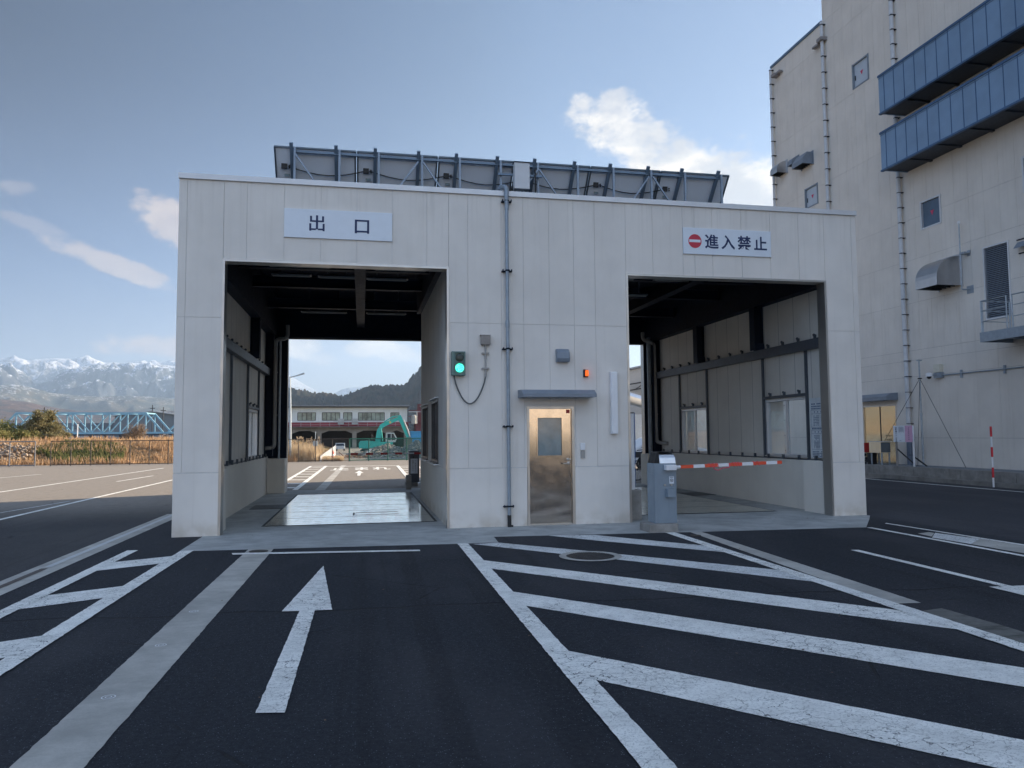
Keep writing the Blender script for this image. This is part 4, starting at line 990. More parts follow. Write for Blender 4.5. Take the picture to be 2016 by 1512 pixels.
def hood(name, lab, y0, y1, z0, z1, dep, mat, style, g=None):
    t = thing(name, lab, 'vent hood', (BX, (y0+y1)/2, z0), g)
    h = z1-z0
    if style == 'round': prof = [(BX, z0)]+[(BX-dep, z0)]+[(BX-dep*math.cos(a), z0+h*.28+h*.72*math.sin(a)) for a in [PI/2*i/9 for i in range(10)]]+[(BX, z1)]
    elif style == 'angled': prof = [(BX, z0), (BX-dep, z0), (BX-dep, z0+h*.4), (BX-dep*.55, z1), (BX, z1)]
    q = M(); n = len(prof)
    A = [(u, y0, v) for u, v in prof]; B = [(u, y1, v) for u, v in prof]
    q.face(A).face(B[::-1])
    for i in range(1, n-1): q.face([A[i], B[i], B[i+1], A[i+1]])
    build('shell', q, mat, t)
    build('flange', M().box(BX-.025, BX, y0-.06, y0-.002, z0-.03, z1+.06).box(BX-.025, BX, y1+.002, y1+.06, z0-.03, z1+.06).box(BX-.025, BX, y0, y1, z1+.001, z1+.06), mat, t)
    q = M(); q.box(BX-dep+.03, BX-.01, y0+.02, y1-.02, z0+.06, z0+.07)
    for k in range(5): q.box(BX-dep+.03, BX-.01, y0+.1+k*(y1-y0-.2)/4-.01, y0+.1+k*(y1-y0-.2)/4+.01, z0+.02, z0+.06)
    build('grille', q, MBLK, t)
hood('vent_hood', 'large rounded stainless vent hood on the tall building left of the louvre', 8.03, 9.0, 6.38, 7.38, .94, MHOODS, 'round')
hood('vent_hood', 'angular grey vent hood, largest of the three near the tower corner', 15.93, 16.75, 13.33, 13.86, .52, MCAN, 'angled', 'vent hoods near the tower corner')
hood('vent_hood', 'smallest grey vent hood, between the other two near the tower corner', 17.0, 17.4, 13.70, 14.07, .34, MCAN, 'round', 'vent hoods near the tower corner')
hood('vent_hood', 'rounded grey vent hood overhanging the far corner of the tower', 17.95, 18.55, 13.64, 14.20, .52, MHOODS, 'round', 'vent hoods near the tower corner')
fl_ = thing('flood_lamp', 'dark bracketed flood lamp cut by the right edge beside the louvre', 'flood lamp', (BX, 5.4, 7.15))
build('shade', M().prism([(BX, 7.24), (BX, 7.10), (BX-.26, 7.02), (BX-.22, 7.08), (BX-.10, 7.22)], 'y', 5.1, 5.75), MCAN, fl_); build('bracket', M().box(BX-.03, BX, 5.2, 5.85, 7.30, 7.33).box(BX-.03, BX, 5.2, 5.8, 6.88, 6.91).box(BX-.03, BX, 5.3, 5.33, 6.88, 7.33), MDARK, fl_)
# camera and its boxes on the wall
sc_ = thing('security_camera', 'white dome camera under a cream box on the tall building', 'camera', (BX, 9.3, 3.5))
build('mount', M().box(BX-.12, BX, 8.98, 9.32, 3.42, 3.60).box(BX-.30, BX-.12, 9.24, 9.30, 3.50, 3.54), MPIPE, sc_)
build('housing', M().rings([(.05, 3.60), (.10, 3.57), (.105, 3.47)], (BX-.34, 9.27, 0), 18), MWHITE, sc_, smooth=True); build('dome', M().ball((BX-.34, 9.27, 3.46), .075, 14), MBLK, sc_, smooth=True)
o = build('meter_box', M().box(BX-.16, BX, 9.0, 9.27, 3.61, 3.88, bev=.006), simple('box_ivory', (.62, .60, .50), .5), org=(BX, 9.1, 3.6)); tag(o, 'small cream box above the dome camera', 'box')
hc = thing('wall_conduit', 'thin horizontal grey conduit running from the dome camera to the right edge', 'pipe', (BX, 6, 3.5))
build('pipe', M().tube([(BX-.05, 8.98, 3.50), (BX-.05, -4, 3.45)], .022, 8), MPIPE, hc)
for y_ in (8.2, 6.5, 4.8, 3.1): build('clamp', M().box(BX-.06, BX, y_-.03, y_+.03, 3.35, 3.61), MPIPE, hc)
an = thing('antenna_post', 'thin vertical galvanised post on two brackets between the vent hood and louvre', 'antenna', (BX, 7.75, 7.3))
build('post', M().tube([(BX-.22, 7.8, 6.20), (BX-.22, 7.8, 8.35)], .020, 8), MGALV, an); build('tip', M().ball((BX-.22, 7.8, 8.39), .05, 10, (1, 1, 1.3)), MWHITE, an)
build('bracket', M().box(BX-.24, BX, 7.62, 7.82, 7.34, 7.40).box(BX-.02, BX, 7.62, 7.74, 7.28, 7.46).box(BX-.02, BX, 7.56, 7.82, 6.05, 6.30).tube([(BX-.22, 7.8, 6.2), (BX-.02, 7.68, 6.18)], .022, 8), MPIPE, an)
# platform wall in front of the tower
kb = thing('retaining_wall', 'stained low concrete retaining wall along the foot of the tall building', 'wall', (18, 5, 0))
q = M(); y_ = 25.0
while y_ > -20: q.box(17.98, 18.13, y_-1.98, y_, .13, .43, bev=.006); y_ -= 2.0
build('blocks', q, MCB, kb); build('footing', M().box(17.72, 18.2, -20, 26, 0, .13), concrete('footing_concrete', (.26, .25, .23), .9, .5, .45, 2.0), kb)
build('topping', M().box(18.13, BX+.02, -20, 26, .1, .418), concrete('deck_concrete', (.22, .24, .26), .8, .4, .5), kb)
mk('lane_line', [(16.82, -12), (16.94, -12), (16.94, 30), (16.82, 30)], .010)
# snow pole, notice sign, mast, cabinet
pl = thing('snow_pole', 'tall thin red and white snow pole by the kerb at the right edge', 'pole', (17.7, 5.5, 0))
build('pole', M().tube([(17.70, 5.5, 0), (17.70, 5.5, 1.72)], .026, 10), MWHITE, pl)
for z0, z1 in ((.27, .56), (.86, 1.14), (1.44, 1.73)): build('red_band', M().tube([(17.70, 5.5, z0), (17.70, 5.5, z1)], .030, 10), simple('pole_red', (.65, .03, .04), .5), pl)
ns = thing('notice_sign', 'white and pink notice board on two legs before the golden steel doors', 'sign', (18.3, 9.8, .42))
build('board', M().box(18.28, 18.31, 9.34, 10.28, 1.245, 1.81), MSIGN, ns)
build('pink_panel', M().box(18.274, 18.279, 9.345, 9.70, 1.25, 1.805), simple('sign_pink', (.60, .36, .52), .5), ns)
build('leg', M().box(18.32, 18.36, 10.20, 10.25, .42, 1.8), MCB, ns); build('leg', M().box(18.32, 18.36, 9.37, 9.42, .42, 1.8), MWHITE, ns)
build('brace', M().obox((18.35, 10.2, 1.0), (18.85, 9.95, .43), .04, .04).obox((18.35, 9.4, .75), (18.75, 9.3, .43), .04, .04), MBLK, ns)
q = M()
for k, ch in enumerate('自動車レーン案内'):
    q.text(ch, 1, lambda u, v, k=k: (18.2725, 10.17-u*.075, 1.71-k*.066+v*.066), bold=.03)
for c in range(5):
    for k in range(7-(c % 2)): q.box(18.272, 18.273, 9.97-c*.05, 9.992-c*.05, 1.755-k*.030, 1.772-k*.030)
for k in range(7): q.box(18.272, 18.273, 9.50, 9.53, 1.71-k*.066, 1.74-k*.066)
q.box(18.272, 18.273, 9.90, 9.915, 1.28, 1.31).box(18.272, 18.273, 9.95, 9.965, 1.28, 1.31)
build('lettering', q, MNAVY, ns, norm=False)
ms = thing('guyed_mast', 'slim grey mast held by three guy wires at the foot of the tall building', 'mast', (19.02, 9.78, .42))
build('pole', M().tube([(19.02, 9.78, .42), (19.02, 9.78, 2.2)], .036, 12).tube([(19.02, 9.78, 2.2), (19.02, 9.78, 4.05)], .026, 12).tube([(19.02, 9.78, 2.16), (19.02, 9.78, 2.24)], .042, 12), MGALV, ms, smooth=True)
build('cap', M().box(18.96, 19.08, 9.72, 9.84, 4.05, 4.09), MGALV, ms); build('collar', M().tube([(19.02, 9.78, 3.42), (19.02, 9.78, 3.46)], .07, 10), MBLK, ms)
for e in ((18.6, 11.9, .43), (19.0, 7.9, .43), (18.6, 9.55, .43)): build('guy_wire', M().tube([(19.02, 9.78, 3.44), e], .008, 5), MBLK, ms)
cb_ = thing('control_cabinet', 'cream control cabinet on a galvanised stand before the golden doors', 'cabinet', (18.3, 11.2, .42))
build('cabinet', M().box(18.15, 18.55, 10.80, 11.42, .85, 1.24, bev=.006), steel('cabinet_gold', (.85, .74, .55), .3), cb_); build('roof', M().box(18.12, 18.60, 10.76, 11.45, 1.242, 1.262), MSASH, cb_)
for y_ in (10.82, 11.37):
    for x_ in (18.20, 18.50): build('leg', M().box(x_, x_+.04, y_, y_+.04, .42, .85), MGALV, cb_)
build('panel_side', M().box(18.16, 18.54, 10.794, 10.799, .87, 1.22), simple('cabinet_dark', (.11, .13, .14), .4), cb_)
pu = thing('pump_unit', 'black and red pump machinery beside the control cabinet', 'pump', (18.3, 11.85, .42))
q = M()
for k in range(7): q.rings([(.05, -.03), (.06, 0), (.05, .03)], (18.25+.1*(k % 3), 11.5+k*.1, .55+.07*(k % 4)), 10, 'y' if k % 2 else 'z')
q.box(18.2, 18.5, 11.48, 11.62, .42, .84); build('motor', q, MBLK, pu); build('red_box', M().box(18.22, 18.45, 11.75, 11.95, .85, 1.2), MREDD, pu)
build('valve_pipe', M().tube([(18.05, 11.5, .15), (18.05, 11.5, .5), (18.25, 11.6, .6)], .03, 8).rings([(.07, -.01), (.07, .01)], (18.2, 11.9, .65), 12, 'x'), MBLK, pu)
# unseen low annex, added beyond the tower corner to shade the yard
ax = thing('unseen_annex', 'unseen low beige annex added behind the tall building to shade the yard', 'building', (24, 20.5, 0))
build('wall', M().box(BX, 34, 19.02, 22.2, 0, 8.2), MBIG, ax); build('roof', M().box(BX-.1, 34.1, 19.06, 22.3, 8.2, 8.35), MCOP, ax)

# ------------------------------------------------------------------ fences
def netmat(name, c, cov):
    m, bb, p, o = newmat(name); P = geo(bb); X, Y, Z = bb.sep(P)
    a = bb.m('ABSOLUTE', bb.m('SUBTRACT', bb.m('FRACT', bb.m('MULTIPLY', bb.m('ADD', bb.m('ADD', X, Y), Z), 9.0)), .5))
    c_ = bb.m('ABSOLUTE', bb.m('SUBTRACT', bb.m('FRACT', bb.m('MULTIPLY', bb.m('SUBTRACT', bb.m('ADD', X, Y), Z), 9.0)), .5))
    k = bb.m('MAXIMUM', bb.mr(a, .5-cov, .5-cov+.01, smooth=False), bb.mr(c_, .5-cov, .5-cov+.01, smooth=False))
    p.inputs['Base Color'].default_value = rgb(*c); p.inputs['Roughness'].default_value = .6
    tr = bb.n('ShaderNodeBsdfTransparent'); mx = bb.n('ShaderNodeMixShader'); bb.put(mx.inputs[0], k)
    bb.nt.links.new(tr.outputs[0], mx.inputs[1]); bb.nt.links.new(p.outputs[0], mx.inputs[2]); bb.nt.links.new(mx.outputs[0], o.inputs[0]); return m
def fence(lab, a, c, n, h, mat, nmat, r=.022, cat='fence', g=None, z=0.0, base=True):
    a, c = Vector(a), Vector(c); t = thing('mesh_fence', lab, cat, tuple((a+c)/2), g)
    for k in range(n+1):
        pnt = a+(c-a)*(k/n); build('post', M().tube([(pnt.x, pnt.y, z-.05), (pnt.x, pnt.y, z+h)], r, 8), mat, t)
    q = M().tube([(a.x, a.y, z+h), (c.x, c.y, z+h)], r*.9, 7).tube([(a.x, a.y, z+.06), (c.x, c.y, z+.06)], r*.9, 7); build('rail', q, mat, t)
    d = (c-a).normalized(); nn_ = Vector((-d.y, d.x, 0))*.004
    q = M().face([tuple(a+Vector((0, 0, z+.06))), tuple(c+Vector((0, 0, z+.06))), tuple(c+Vector((0, 0, z+h))), tuple(a+Vector((0, 0, z+h)))])
    build('netting', q, nmat, t); return t
NB_ = netmat('net_brown', (.05, .045, .04), .07); NG_ = netmat('net_green', (.02, .13, .10), .085); NL_ = netmat('net_faint', (.06, .055, .05), .025)
fence('brown mesh fence behind the yard seen through the left lane', (-4.9, 35.6, 0), (-.80, 36.0, 0), 4, 1.42, MMESHB, NB_)
fence('green mesh fence before the rubble heap seen through the left lane', (-.76, 36.0, 0), (4.05, 36.2, 0), 4, 1.42, MMESHG, NG_, .035)
fence('thin black wire fence along the grassy bank, long right section', (-17.55, 34.75, 0), (-5.1, 35.55, 0), 12, 1.42, MMESHB, NL_, .028)
fence('grey wire fence section ending at a gap at the far left', (-26.0, 34.2, 0), (-18.35, 34.7, 0), 6, 1.42, simple('post_grey', (.16, .16, .17), .6), NL_, .035)

# ------------------------------------------------------------------ grassy bank on the left
def terrain(name, x0, x1, nx, y0, y1, ny, fn, mat, kind='structure'):
    vs = []; fs = []
    for j in range(ny+1):
        for i in range(nx+1):
            X_ = x0+(x1-x0)*i/nx; Y_ = y0+(y1-y0)*j/ny; vs.append((X_, Y_, fn(X_, Y_)))
    for j in range(ny):
        for i in range(nx):
            a = j*(nx+1)+i; fs.append((a, a+1, a+nx+2, a+nx+1))
    me = bpy.data.meshes.new(name); me.from_pydata(vs, [], fs); me.update()
    for p_ in me.polygons: p_.use_smooth = True
    o = link(name, me, mat); o['kind'] = kind; return o
def sst(a, b_, x): t_ = max(0, min(1, (x-a)/(b_-a))); return t_*t_*(3-2*t_)
def bankz(X_, Y_):
    k = sst(36.6, 44, Y_)*sst(-3.2, -9, X_); n_ = noise.fractal(Vector((X_*.25, Y_*.25, 0)), 1, 2, 4)
    return -.04+k*(1.22+.16*n_)+.06*noise.noise(Vector((X_*2, Y_*2, 1)))*k - (Y_ > 36.4)*.02
def bankmat(name='dry_bank'):
    m, bb, p, o = newmat(name); P = geo(bb); X, Y, Z = bb.sep(P)
    n = bb.noise(P, 1.6, 6.0, .7); c = bb.mix(bb.mr(n, .35, .65), rgb(.24, .17, .09), rgb(.36, .25, .14))
    c = bb.mix(bb.mr(bb.noise(P, .5, 4.0), .50, .62), c, rgb(.11, .12, .045))
    gx = bb.mr(bb.m('ABSOLUTE', bb.m('ADD', X, 17.6)), 3.0, 1.0); gy = bb.mr(bb.m('ABSOLUTE', bb.m('SUBTRACT', Y, 40.5)), 3.5, 1.5)
    c = bb.mix(bb.m('MULTIPLY', bb.m('MULTIPLY', gx, gy), .85), c, rgb(.09, .11, .04))
    bb.put(p.inputs['Base Color'], c); p.inputs['Roughness'].default_value = 1; p.inputs['Specular IOR Level'].default_value = .1
    bump(bb, p, bb.noise(P, 5.0, 5.0, .7), 1.0, .15); return m
MBANK = bankmat()
terrain('grass_bank', -60, -1, 118, 36.15, 110, 90, bankz, MBANK)
g = M(); g.box(-9.0, 30, 36.15, 110, -.4, -.035); yd = struct('rubble_yard', g, simple('yard_gravel', (.27, .25, .21), .95, 0, .3, 3.0))
def bladesobj(name, n, area, hfn, mat, label=None, w=.05, lean=.35, zf=None, stuff=True):
    vs, fs = [], []
    for k in range(n):
        X_, Y_ = area(); z_ = zf(X_, Y_) if zf else -.04
        h = hfn(X_, Y_); 
        if h <= 0: continue
        a = random.random()*PI; ww = w*(.6+random.random()*.9); lx, ly = (random.random()-.5)*lean*h, (random.random()-.5)*lean*h
        i = len(vs); dx, dy_ = math.cos(a)*ww/2, math.sin(a)*ww/2
        vs += [(X_-dx, Y_-dy_, z_), (X_+dx, Y_+dy_, z_), (X_+dx*.7+lx*.5, Y_+dy_*.7+ly*.5, z_+h*.6), (X_-dx*.7+lx*.5, Y_-dy_*.7+ly*.5, z_+h*.6), (X_+lx*1.3, Y_+ly*1.3, z_+h)]
        fs += [(i, i+1, i+2, i+3), (i+3, i+2, i+4)]
    me = bpy.data.meshes.new(name); me.from_pydata(vs, [], fs); me.update(); o = link(name, me, mat); o['kind'] = 'stuff'
    if label: o['label'] = label
    return o
def grassmat(name, cols, sc=1.2):
    m, bb, p, o = newmat(name); P = geo(bb); n = bb.noise(P, sc, 5.0, .75); r_ = bb.noise(P, 9.0, 2.0)
    c = bb.mix(bb.mr(n, .38, .62), rgb(*cols[0]), rgb(*cols[1])); c = bb.mix(bb.mr(r_, .45, .65), c, rgb(*cols[2]))
    bb.put(p.inputs['Base Color'], c); p.inputs['Roughness'].default_value = .9; p.inputs['Specular IOR Level'].default_value = .1
    tl = bb.n('ShaderNodeBsdfTranslucent'); bb.put(tl.inputs[0], c); mx = bb.n('ShaderNodeMixShader'); mx.inputs[0].default_value = .35
    bb.nt.links.new(p.outputs[0], mx.inputs[1]); bb.nt.links.new(tl.outputs[0], mx.inputs[2]); bb.nt.links.new(mx.outputs[0], o.inputs[0]); return m
MG1 = grassmat('dry_grass_blades', [(.46, .29, .16), (.36, .23, .12), (.55, .40, .27)]); MG2 = grassmat('green_grass_blades', [(.12, .14, .05), (.20, .18, .08), (.09, .11, .04)])
MREED = grassmat('reed_blades', [(.60, .47, .32), (.50, .37, .22), (.72, .62, .47)])
def ar(x0, x1, y0, y1): return lambda: (random.uniform(x0, x1), random.uniform(y0, y1))
def bankh(X_, Y_): return (.18+.35*random.random()**2)*(1.2 if noise.noise(Vector((X_*.4, Y_*.4, 3))) > 0 else .6)
bladesobj('dry_grass', 26000, ar(-27, -4, 36.3, 46), bankh, MG1, 'dry tan grass covering the bank behind the wire fence', zf=bankz)
bladesobj('dry_grass', 9000, ar(-34, -5, 44, 62), bankh, MG1, 'dry orange grass along the crest of the bank', w=.09, zf=bankz)
def ivy(X_, Y_):
    d = ((X_+17.6+(Y_-40)*.45)/2.5)**2+((Y_-40.2)/3.4)**2+.8*noise.noise(Vector((X_*.6, Y_*.6, 8))); return (.2+.25*random.random()) if d < 1 else 0
bladesobj('green_ground_cover', 22000, ar(-21, -11, 36.8, 45), ivy, MG2, 'patch of green creepers on the bank behind the fence', w=.11, zf=bankz)
def reedh(X_, Y_): return .5+.75*random.random()
bladesobj('reeds', 5200, ar(-5.6, -2.75, 37.0, 44), reedh, MREED, 'tall pale dry reeds behind the brown mesh fence', w=.035, lean=.25)
bladesobj('weeds', 1600, ar(-2.5, -1.2, 37.2, 40), lambda a, c: .15+.2*random.random(), MREED, 'low dry weeds beside the white fence', w=.05)
# plumes of the reeds
q = M()
for k in range(90):
    X_, Y_ = random.uniform(-5.4, -2.9), random.uniform(37.2, 43); h = random.uniform(1.0, 1.55); q.obox((X_, Y_, h-.15), (X_+random.uniform(-.1, .1), Y_, h+.08), .045, .045)
o = build('reed_plumes', q, MREED); o['kind'] = 'stuff'

# white slat fence
wf = thing('slat_fence', 'white low slat fence running away between the reeds and the rubble', 'fence', (-2.3, 44, 0))
q = M()
for k in range(46):
    s_ = k/45; X_, Y_ = -2.62+.45*s_, 37.3+15*s_; h = .32+.50*s_; q.box(X_-.02, X_+.02, Y_-.13, Y_+.13, -.04, h)
build('slats', q, MWHITE, wf); build('rail', M().obox((-2.64, 37.3, .2), (-2.2, 52.3, .55), .03, .05), MWHITE, wf)
# cone behind the fence
cn = thing('traffic_cone', 'orange red and white traffic cone behind the mesh fence by the white fence', 'traffic cone', (-1.86, 38.2, 0))
build('cone', M().rings([(.17, -.03), (.13, .18), (.105, .28)], (-1.86, 38.2, 0), 16), MCON, cn); build('white_band', M().rings([(.105, .281), (.075, .43)], (-1.86, 38.2, 0), 16), MWHITE, cn)
build('tip', M().rings([(.075, .431), (.03, .66)], (-1.86, 38.2, 0), 16), MCON, cn); build('foot', M().box(-2.06, -1.66, 38.0, 38.4, -.035, .0), MCON, cn)
mb = thing('meter_cabinet', 'small pale meter cabinet on a post above the reeds', 'cabinet', (-2.93, 37.0, 0))
build('box', M().box(-3.08, -2.78, 36.9, 37.05, .98, 1.30, bev=.01), simple('meter_pale', (.52, .54, .52), .5), mb); build('post', M().tube([(-2.93, 37.07, -.04), (-2.93, 37.07, 1.9)], .025, 8), MGALV, mb)

# rubble heap
def heap(cx, cy, rx, ry, H, seed, mat, lab):
    nx = 90; vs, fs = [], []
    for j in range(nx+1):
        for i in range(nx+1):
            u, v_ = -1+2*i/nx, -1+2*j/nx; rr_ = math.hypot(u, v_); X_, Y_ = cx+u*rx, cy+v_*ry
            h = max(0, 1-rr_)**.85*H; P_ = Vector((X_*1.0, Y_*1.0, seed))
            h *= 1+.22*noise.fractal(P_*.8, 1, 2, 3); h += (noise.cell(Vector((X_*5, Y_*5, seed)))*.10+noise.noise(P_*4)*.07)*min(1, (1-rr_)*6 if rr_ < 1 else 0)
            vs.append((X_, Y_, h-.06))
    for j in range(nx):
        for i in range(nx):
            a = j*(nx+1)+i; fs.append((a, a+1, a+nx+2, a+nx+1))
    q = M(); 
    for k in range(420):
        a, d = random.random()*2*PI, random.random()**.6*.95; X_, Y_ = cx+math.cos(a)*d*rx, cy+math.sin(a)*d*ry; z_ = max(0, 1-d)**.85*H
        s_ = random.uniform(.04, .13); q.box(X_-s_, X_+s_, Y_-s_*.7, Y_+s_*.7, z_-s_*.5-.02, z_+s_*.6, rot=Matrix.Rotation(random.random()*3, 3, Vector((random.random(), random.random(), random.random())).normalized()))
    me = bpy.data.meshes.new('heap'); me.from_pydata(vs, [], fs); q.bm.from_mesh(me); bpy.data.meshes.remove(me)
    o = build('rubble_heap', q, mat, org=(cx, cy, 0)); tag(o, lab, 'rubble heap'); return o
hm, bb, p, o = newmat('rubble'); P = geo(bb); X, Y, Z = bb.sep(P)
v = bb.n('ShaderNodeTexVoronoi'); bb.put(v.inputs['Vector'], P); v.inputs['Scale'].default_value = 6.5; vr = bb.sep(v.outputs['Color'])[0]
c = bb.mix(bb.mr(vr, .1, .9), rgb(.12, .13, .125), rgb(.42, .37, .31)); c = bb.mix(bb.mr(bb.noise(P, .9, 3.0), .5, .6), c, bb.mix(vr, rgb(.10, .115, .115), rgb(.22, .22, .20)))
bb.put(p.inputs['Base Color'], c); p.inputs['Roughness'].default_value = .95; bump(bb, p, vr, .8, .08)
heap(2.0, 46.5, 2.6, 4.0, .92, 3, hm, 'left grey rubble heap before the teal excavator'); heap(4.25, 45.8, 2.0, 3.5, 1.12, 9, hm, 'right paler rubble heap under the excavator bucket')
q = M()
for k in range(26):
    X_, Y_ = random.uniform(-1.5, .4), random.uniform(41, 45); q.obox((X_, Y_, random.uniform(0, .15)), (X_+random.uniform(-.7, .7), Y_+random.uniform(-.5, .5), random.uniform(.02, .40)), random.uniform(.03, .12), random.uniform(.03, .08))
o = build('scrap_pile', q, simple('scrap_brown', (.22, .13, .09), .8, 0, .6, 2.0), org=(-.6, 43, 0)); tag(o, 'low pile of brown scrap wood left of the rubble', 'scrap pile')
o = build('white_sheet', M().prism([(.1, .2), (.55, .62), (.75, .66), (.45, .25)], 'y', 43.0, 43.15), MWHITE, org=(.4, 43, .2)); tag(o, 'crumpled white sheet lying on the scrap left of the rubble', 'sheet')

# excavator
ex = thing('excavator', 'teal excavator with raised bent boom working behind the rubble heap', 'excavator', (1.4, 60, 0))
def P2(q, poly, y0, y1): return q.prism(poly, 'y', y0, y1)
q = M(); P2(q, [(-.25, .42), (1.5, .42), (2.9, .50), (2.9, .98), (1.4, 1.02), (.6, 1.14), (-.15, 1.10), (-.28, .85)], 59.2, 60.9); bo = build('body', q, MTEAL, ex)
build('engine_cover', M().box(.5, 1.2, 59.5, 60.6, 1.14, 1.22).box(.15, .25, 59.4, 59.5, 1.1, 1.38).box(.62, .9, 59.4, 59.6, 1.2, 1.26).tube([(.95, 59.5, 1.15), (.9, 59.5, 1.72), (1.05, 59.5, 1.5)], .03, 6), MBLK, bo)
q = M(); P2(q, [(2.25, .98), (3.15, .98), (3.28, 1.35), (3.0, 1.88), (2.3, 1.88)], 59.3, 60.0); ca = build('cab', q, simple('cab_pale', (.42, .50, .48), .4), ex)
q = M(); P2(q, [(2.38, 1.20), (2.70, 1.20), (2.70, 1.78), (2.38, 1.78)], 59.285, 59.299); P2(q, [(2.76, 1.20), (3.10, 1.20), (3.16, 1.36), (2.95, 1.78), (2.76, 1.78)], 59.285, 59.299); build('window', q, MGLD, ca)
q = M(); P2(q, [(1.20, .70), (1.42, 2.10), (1.72, 2.66), (1.98, 2.82), (3.45, 3.40), (3.53, 3.24), (3.42, 3.06), (2.15, 2.48), (1.90, 2.25), (1.72, .85)], 60.1, 60.42); bm_ = build('boom', q, MTEAL, ex)
build('emblem', M().rings([(.11, 60.099), (.11, 60.09)], (2.66, 0, 2.87), 14, 'y'), simple('emblem_yellow', (.55, .50, .18), .5), bm_)
q = M(); P2(q, [(3.34, 3.28), (3.46, 3.54), (3.66, 3.58), (3.82, 3.28), (4.06, 2.6), (4.45, 1.45), (4.32, 1.34), (4.22, 1.42), (3.66, 2.75)], 60.12, 60.40); build('stick', q, MTEAL, ex)
build('cylinder', M().tube([(2.1, 60.02, 2.92), (2.9, 60.02, 3.40), (3.45, 60.02, 3.50)], [.06, .06, .035], 8).tube([(1.95, 60.0, 1.1), (1.85, 60.0, 1.9), (1.75, 60.0, 2.5)], [.06, .06, .035], 8), MTEAL, bm_)
build('stick_cylinder', M().tube([(3.95, 60.0, 3.1), (4.35, 60.0, 2.1), (4.55, 60.0, 1.5)], [.06, .06, .03], 8), simple('ram_silver', (.5, .5, .48), .4), ex)
q = M(); P2(q, [(4.20, 1.42), (4.62, 1.44), (4.78, 1.18), (4.72, .80), (4.45, .62), (4.05, .78), (4.25, 1.0)], 59.9, 60.6); build('bucket', q, simple('bucket_steel', (.12, .14, .11), .6), ex)
for y0 in (59.0, 60.75): q = M(); P2(q, [(.1, .0), (2.5, .0), (2.75, .2), (2.5, .42), (.1, .42), (-.15, .2)], y0, y0+.35); build('track', q, MBLK, ex)
# small truck
tk = thing('small_truck', 'small pale truck seen from the front behind the white fence', 'truck', (-1.95, 72, 0))
build('cab', M().prism([(72, .35), (72, .85), (72.25, 1.30), (73.2, 1.32), (73.2, .35)], 'x', -2.75, -1.25), simple('truck_pale', (.50, .56, .60), .4), tk)
build('windscreen', M().prism([(71.97, .87), (72.20, 1.24), (72.23, 1.24), (72.0, .87)], 'x', -2.65, -1.35), MGLD, tk); build('load_bed', M().box(-2.75, -1.25, 73.25, 75.2, .45, .75), simple('bed_pale', (.45, .5, .52), .5), tk)
for x_ in (-2.62, -1.38):
    build('headlight', M().box(x_-.1, x_+.1, 71.97, 72.0, .55, .70), MSASH, tk)
    for y_ in (72.6, 74.6): build('wheel', M().rings([(.28, -.1), (.28, .1)], (x_, y_, .24), 14, 'x'), MBLK, tk)

tk.scale = (.66, .66, .66); tk.location = (-2.3, 72, -.05)
# street lamp behind
la = thing('street_lamp', 'tall grey street lamp at the left edge of the far opening of the left lane', 'street lamp', (-4.35, 37.0, 0))
build('pole', M().tube([(-4.50, 37.2, 0), (-4.52, 37.2, 3.0), (-4.56, 37.2, 5.45)], [.09, .07, .045], 10), MGALV, la)
build('arm', M().tube([(-4.56, 37.2, 5.40), (-4.2, 37.2, 5.50), (-3.7, 37.2, 5.66)], [.035, .035, .06], 8), MGALV, la); build('lamp_head', M().obox((-4.1, 37.2, 5.53), (-3.66, 37.2, 5.67), .16, .06), MGALV, la)

# long two-storey building beyond
wb_ = thing('arcade_building', 'long two-storey white building with a red band and dark arches behind the rubble yard', 'building', (-2, 92, 0))
y0 = 92.0; q = M(); WN = [(-8.5, -6.15, 3.70, 4.83), (-5.3, -2.95, 3.70, 4.83), (-2.48, -1.32, 3.70, 4.83), (-.50, 3.05, 3.68, 4.82), (3.88, 5.05, 3.68, 4.81)]
for (a, c, d, e) in cells(-14, 6.15, 3.5, 5.45, WN): q.box(a, c, y0, y0+.3, d, e)
for x_ in (-5.95, -.95, 3.4): q.box(x_-.09, x_+.09, y0-.05, y0, 3.5, 5.45)
wl_ = build('wall', q, simple('old_white_wall', (.62, .66, .64), .8, 0, .08, .6, dirt=((.30, .30, .28), .35)), wb_)
build('red_band', M().box(-14, 6.3, y0-.25, y0+.3, 2.92, 3.5), simple('band_red', (.24, .045, .055), .7, 0, .2, .8), wb_)
build('roof', M().box(-14.2, 6.4, y0-.9, y0+9, 5.62, 5.80).box(-14.2, 6.3, y0-.2, y0+.3, 5.45, 5.62), simple('roof_edge', (.16, .18, .20), .7), wb_)
for (a, c, d, e) in WN:
    f_ = M(); n_ = max(2, int(round((c-a)/.58)))
    f_.box(a, c, y0-.03, y0+.1, d, d+.06).box(a, c, y0-.03, y0+.1, e-.06, e)
    for k in range(n_+1): X_ = a+(c-a)*k/n_; f_.box(X_-.035, X_+.035, y0-.02, y0+.1, d+.06, e-.06)
    wi = build('window', f_, MSASHD, wb_); build('pane', M().box(a, c, y0+.10, y0+.14, d, e), simple('old_glass', (.20, .27, .24), .15, 0, .6, .9, spec=.6), wi)
q = M()
piers = [-9.5, -5.65, -1.0, 3.45, 6.0]
q.box(-14, 6.2, y0-.1, y0+.4, 2.5, 2.92)
for x_ in piers+[-13.6]: q.box(x_-.28, x_+.28, y0-.12, y0+.45, -.05, 2.5)
for a, c in zip(piers, piers[1:]):
    q.prism([(a+.28, 2.5), (c-.28, 2.5), (c-.28, 1.95), (c-1.2, 2.32), (a+1.2, 2.32), (a+.28, 1.95)], 'y', y0-.08, y0+.4)
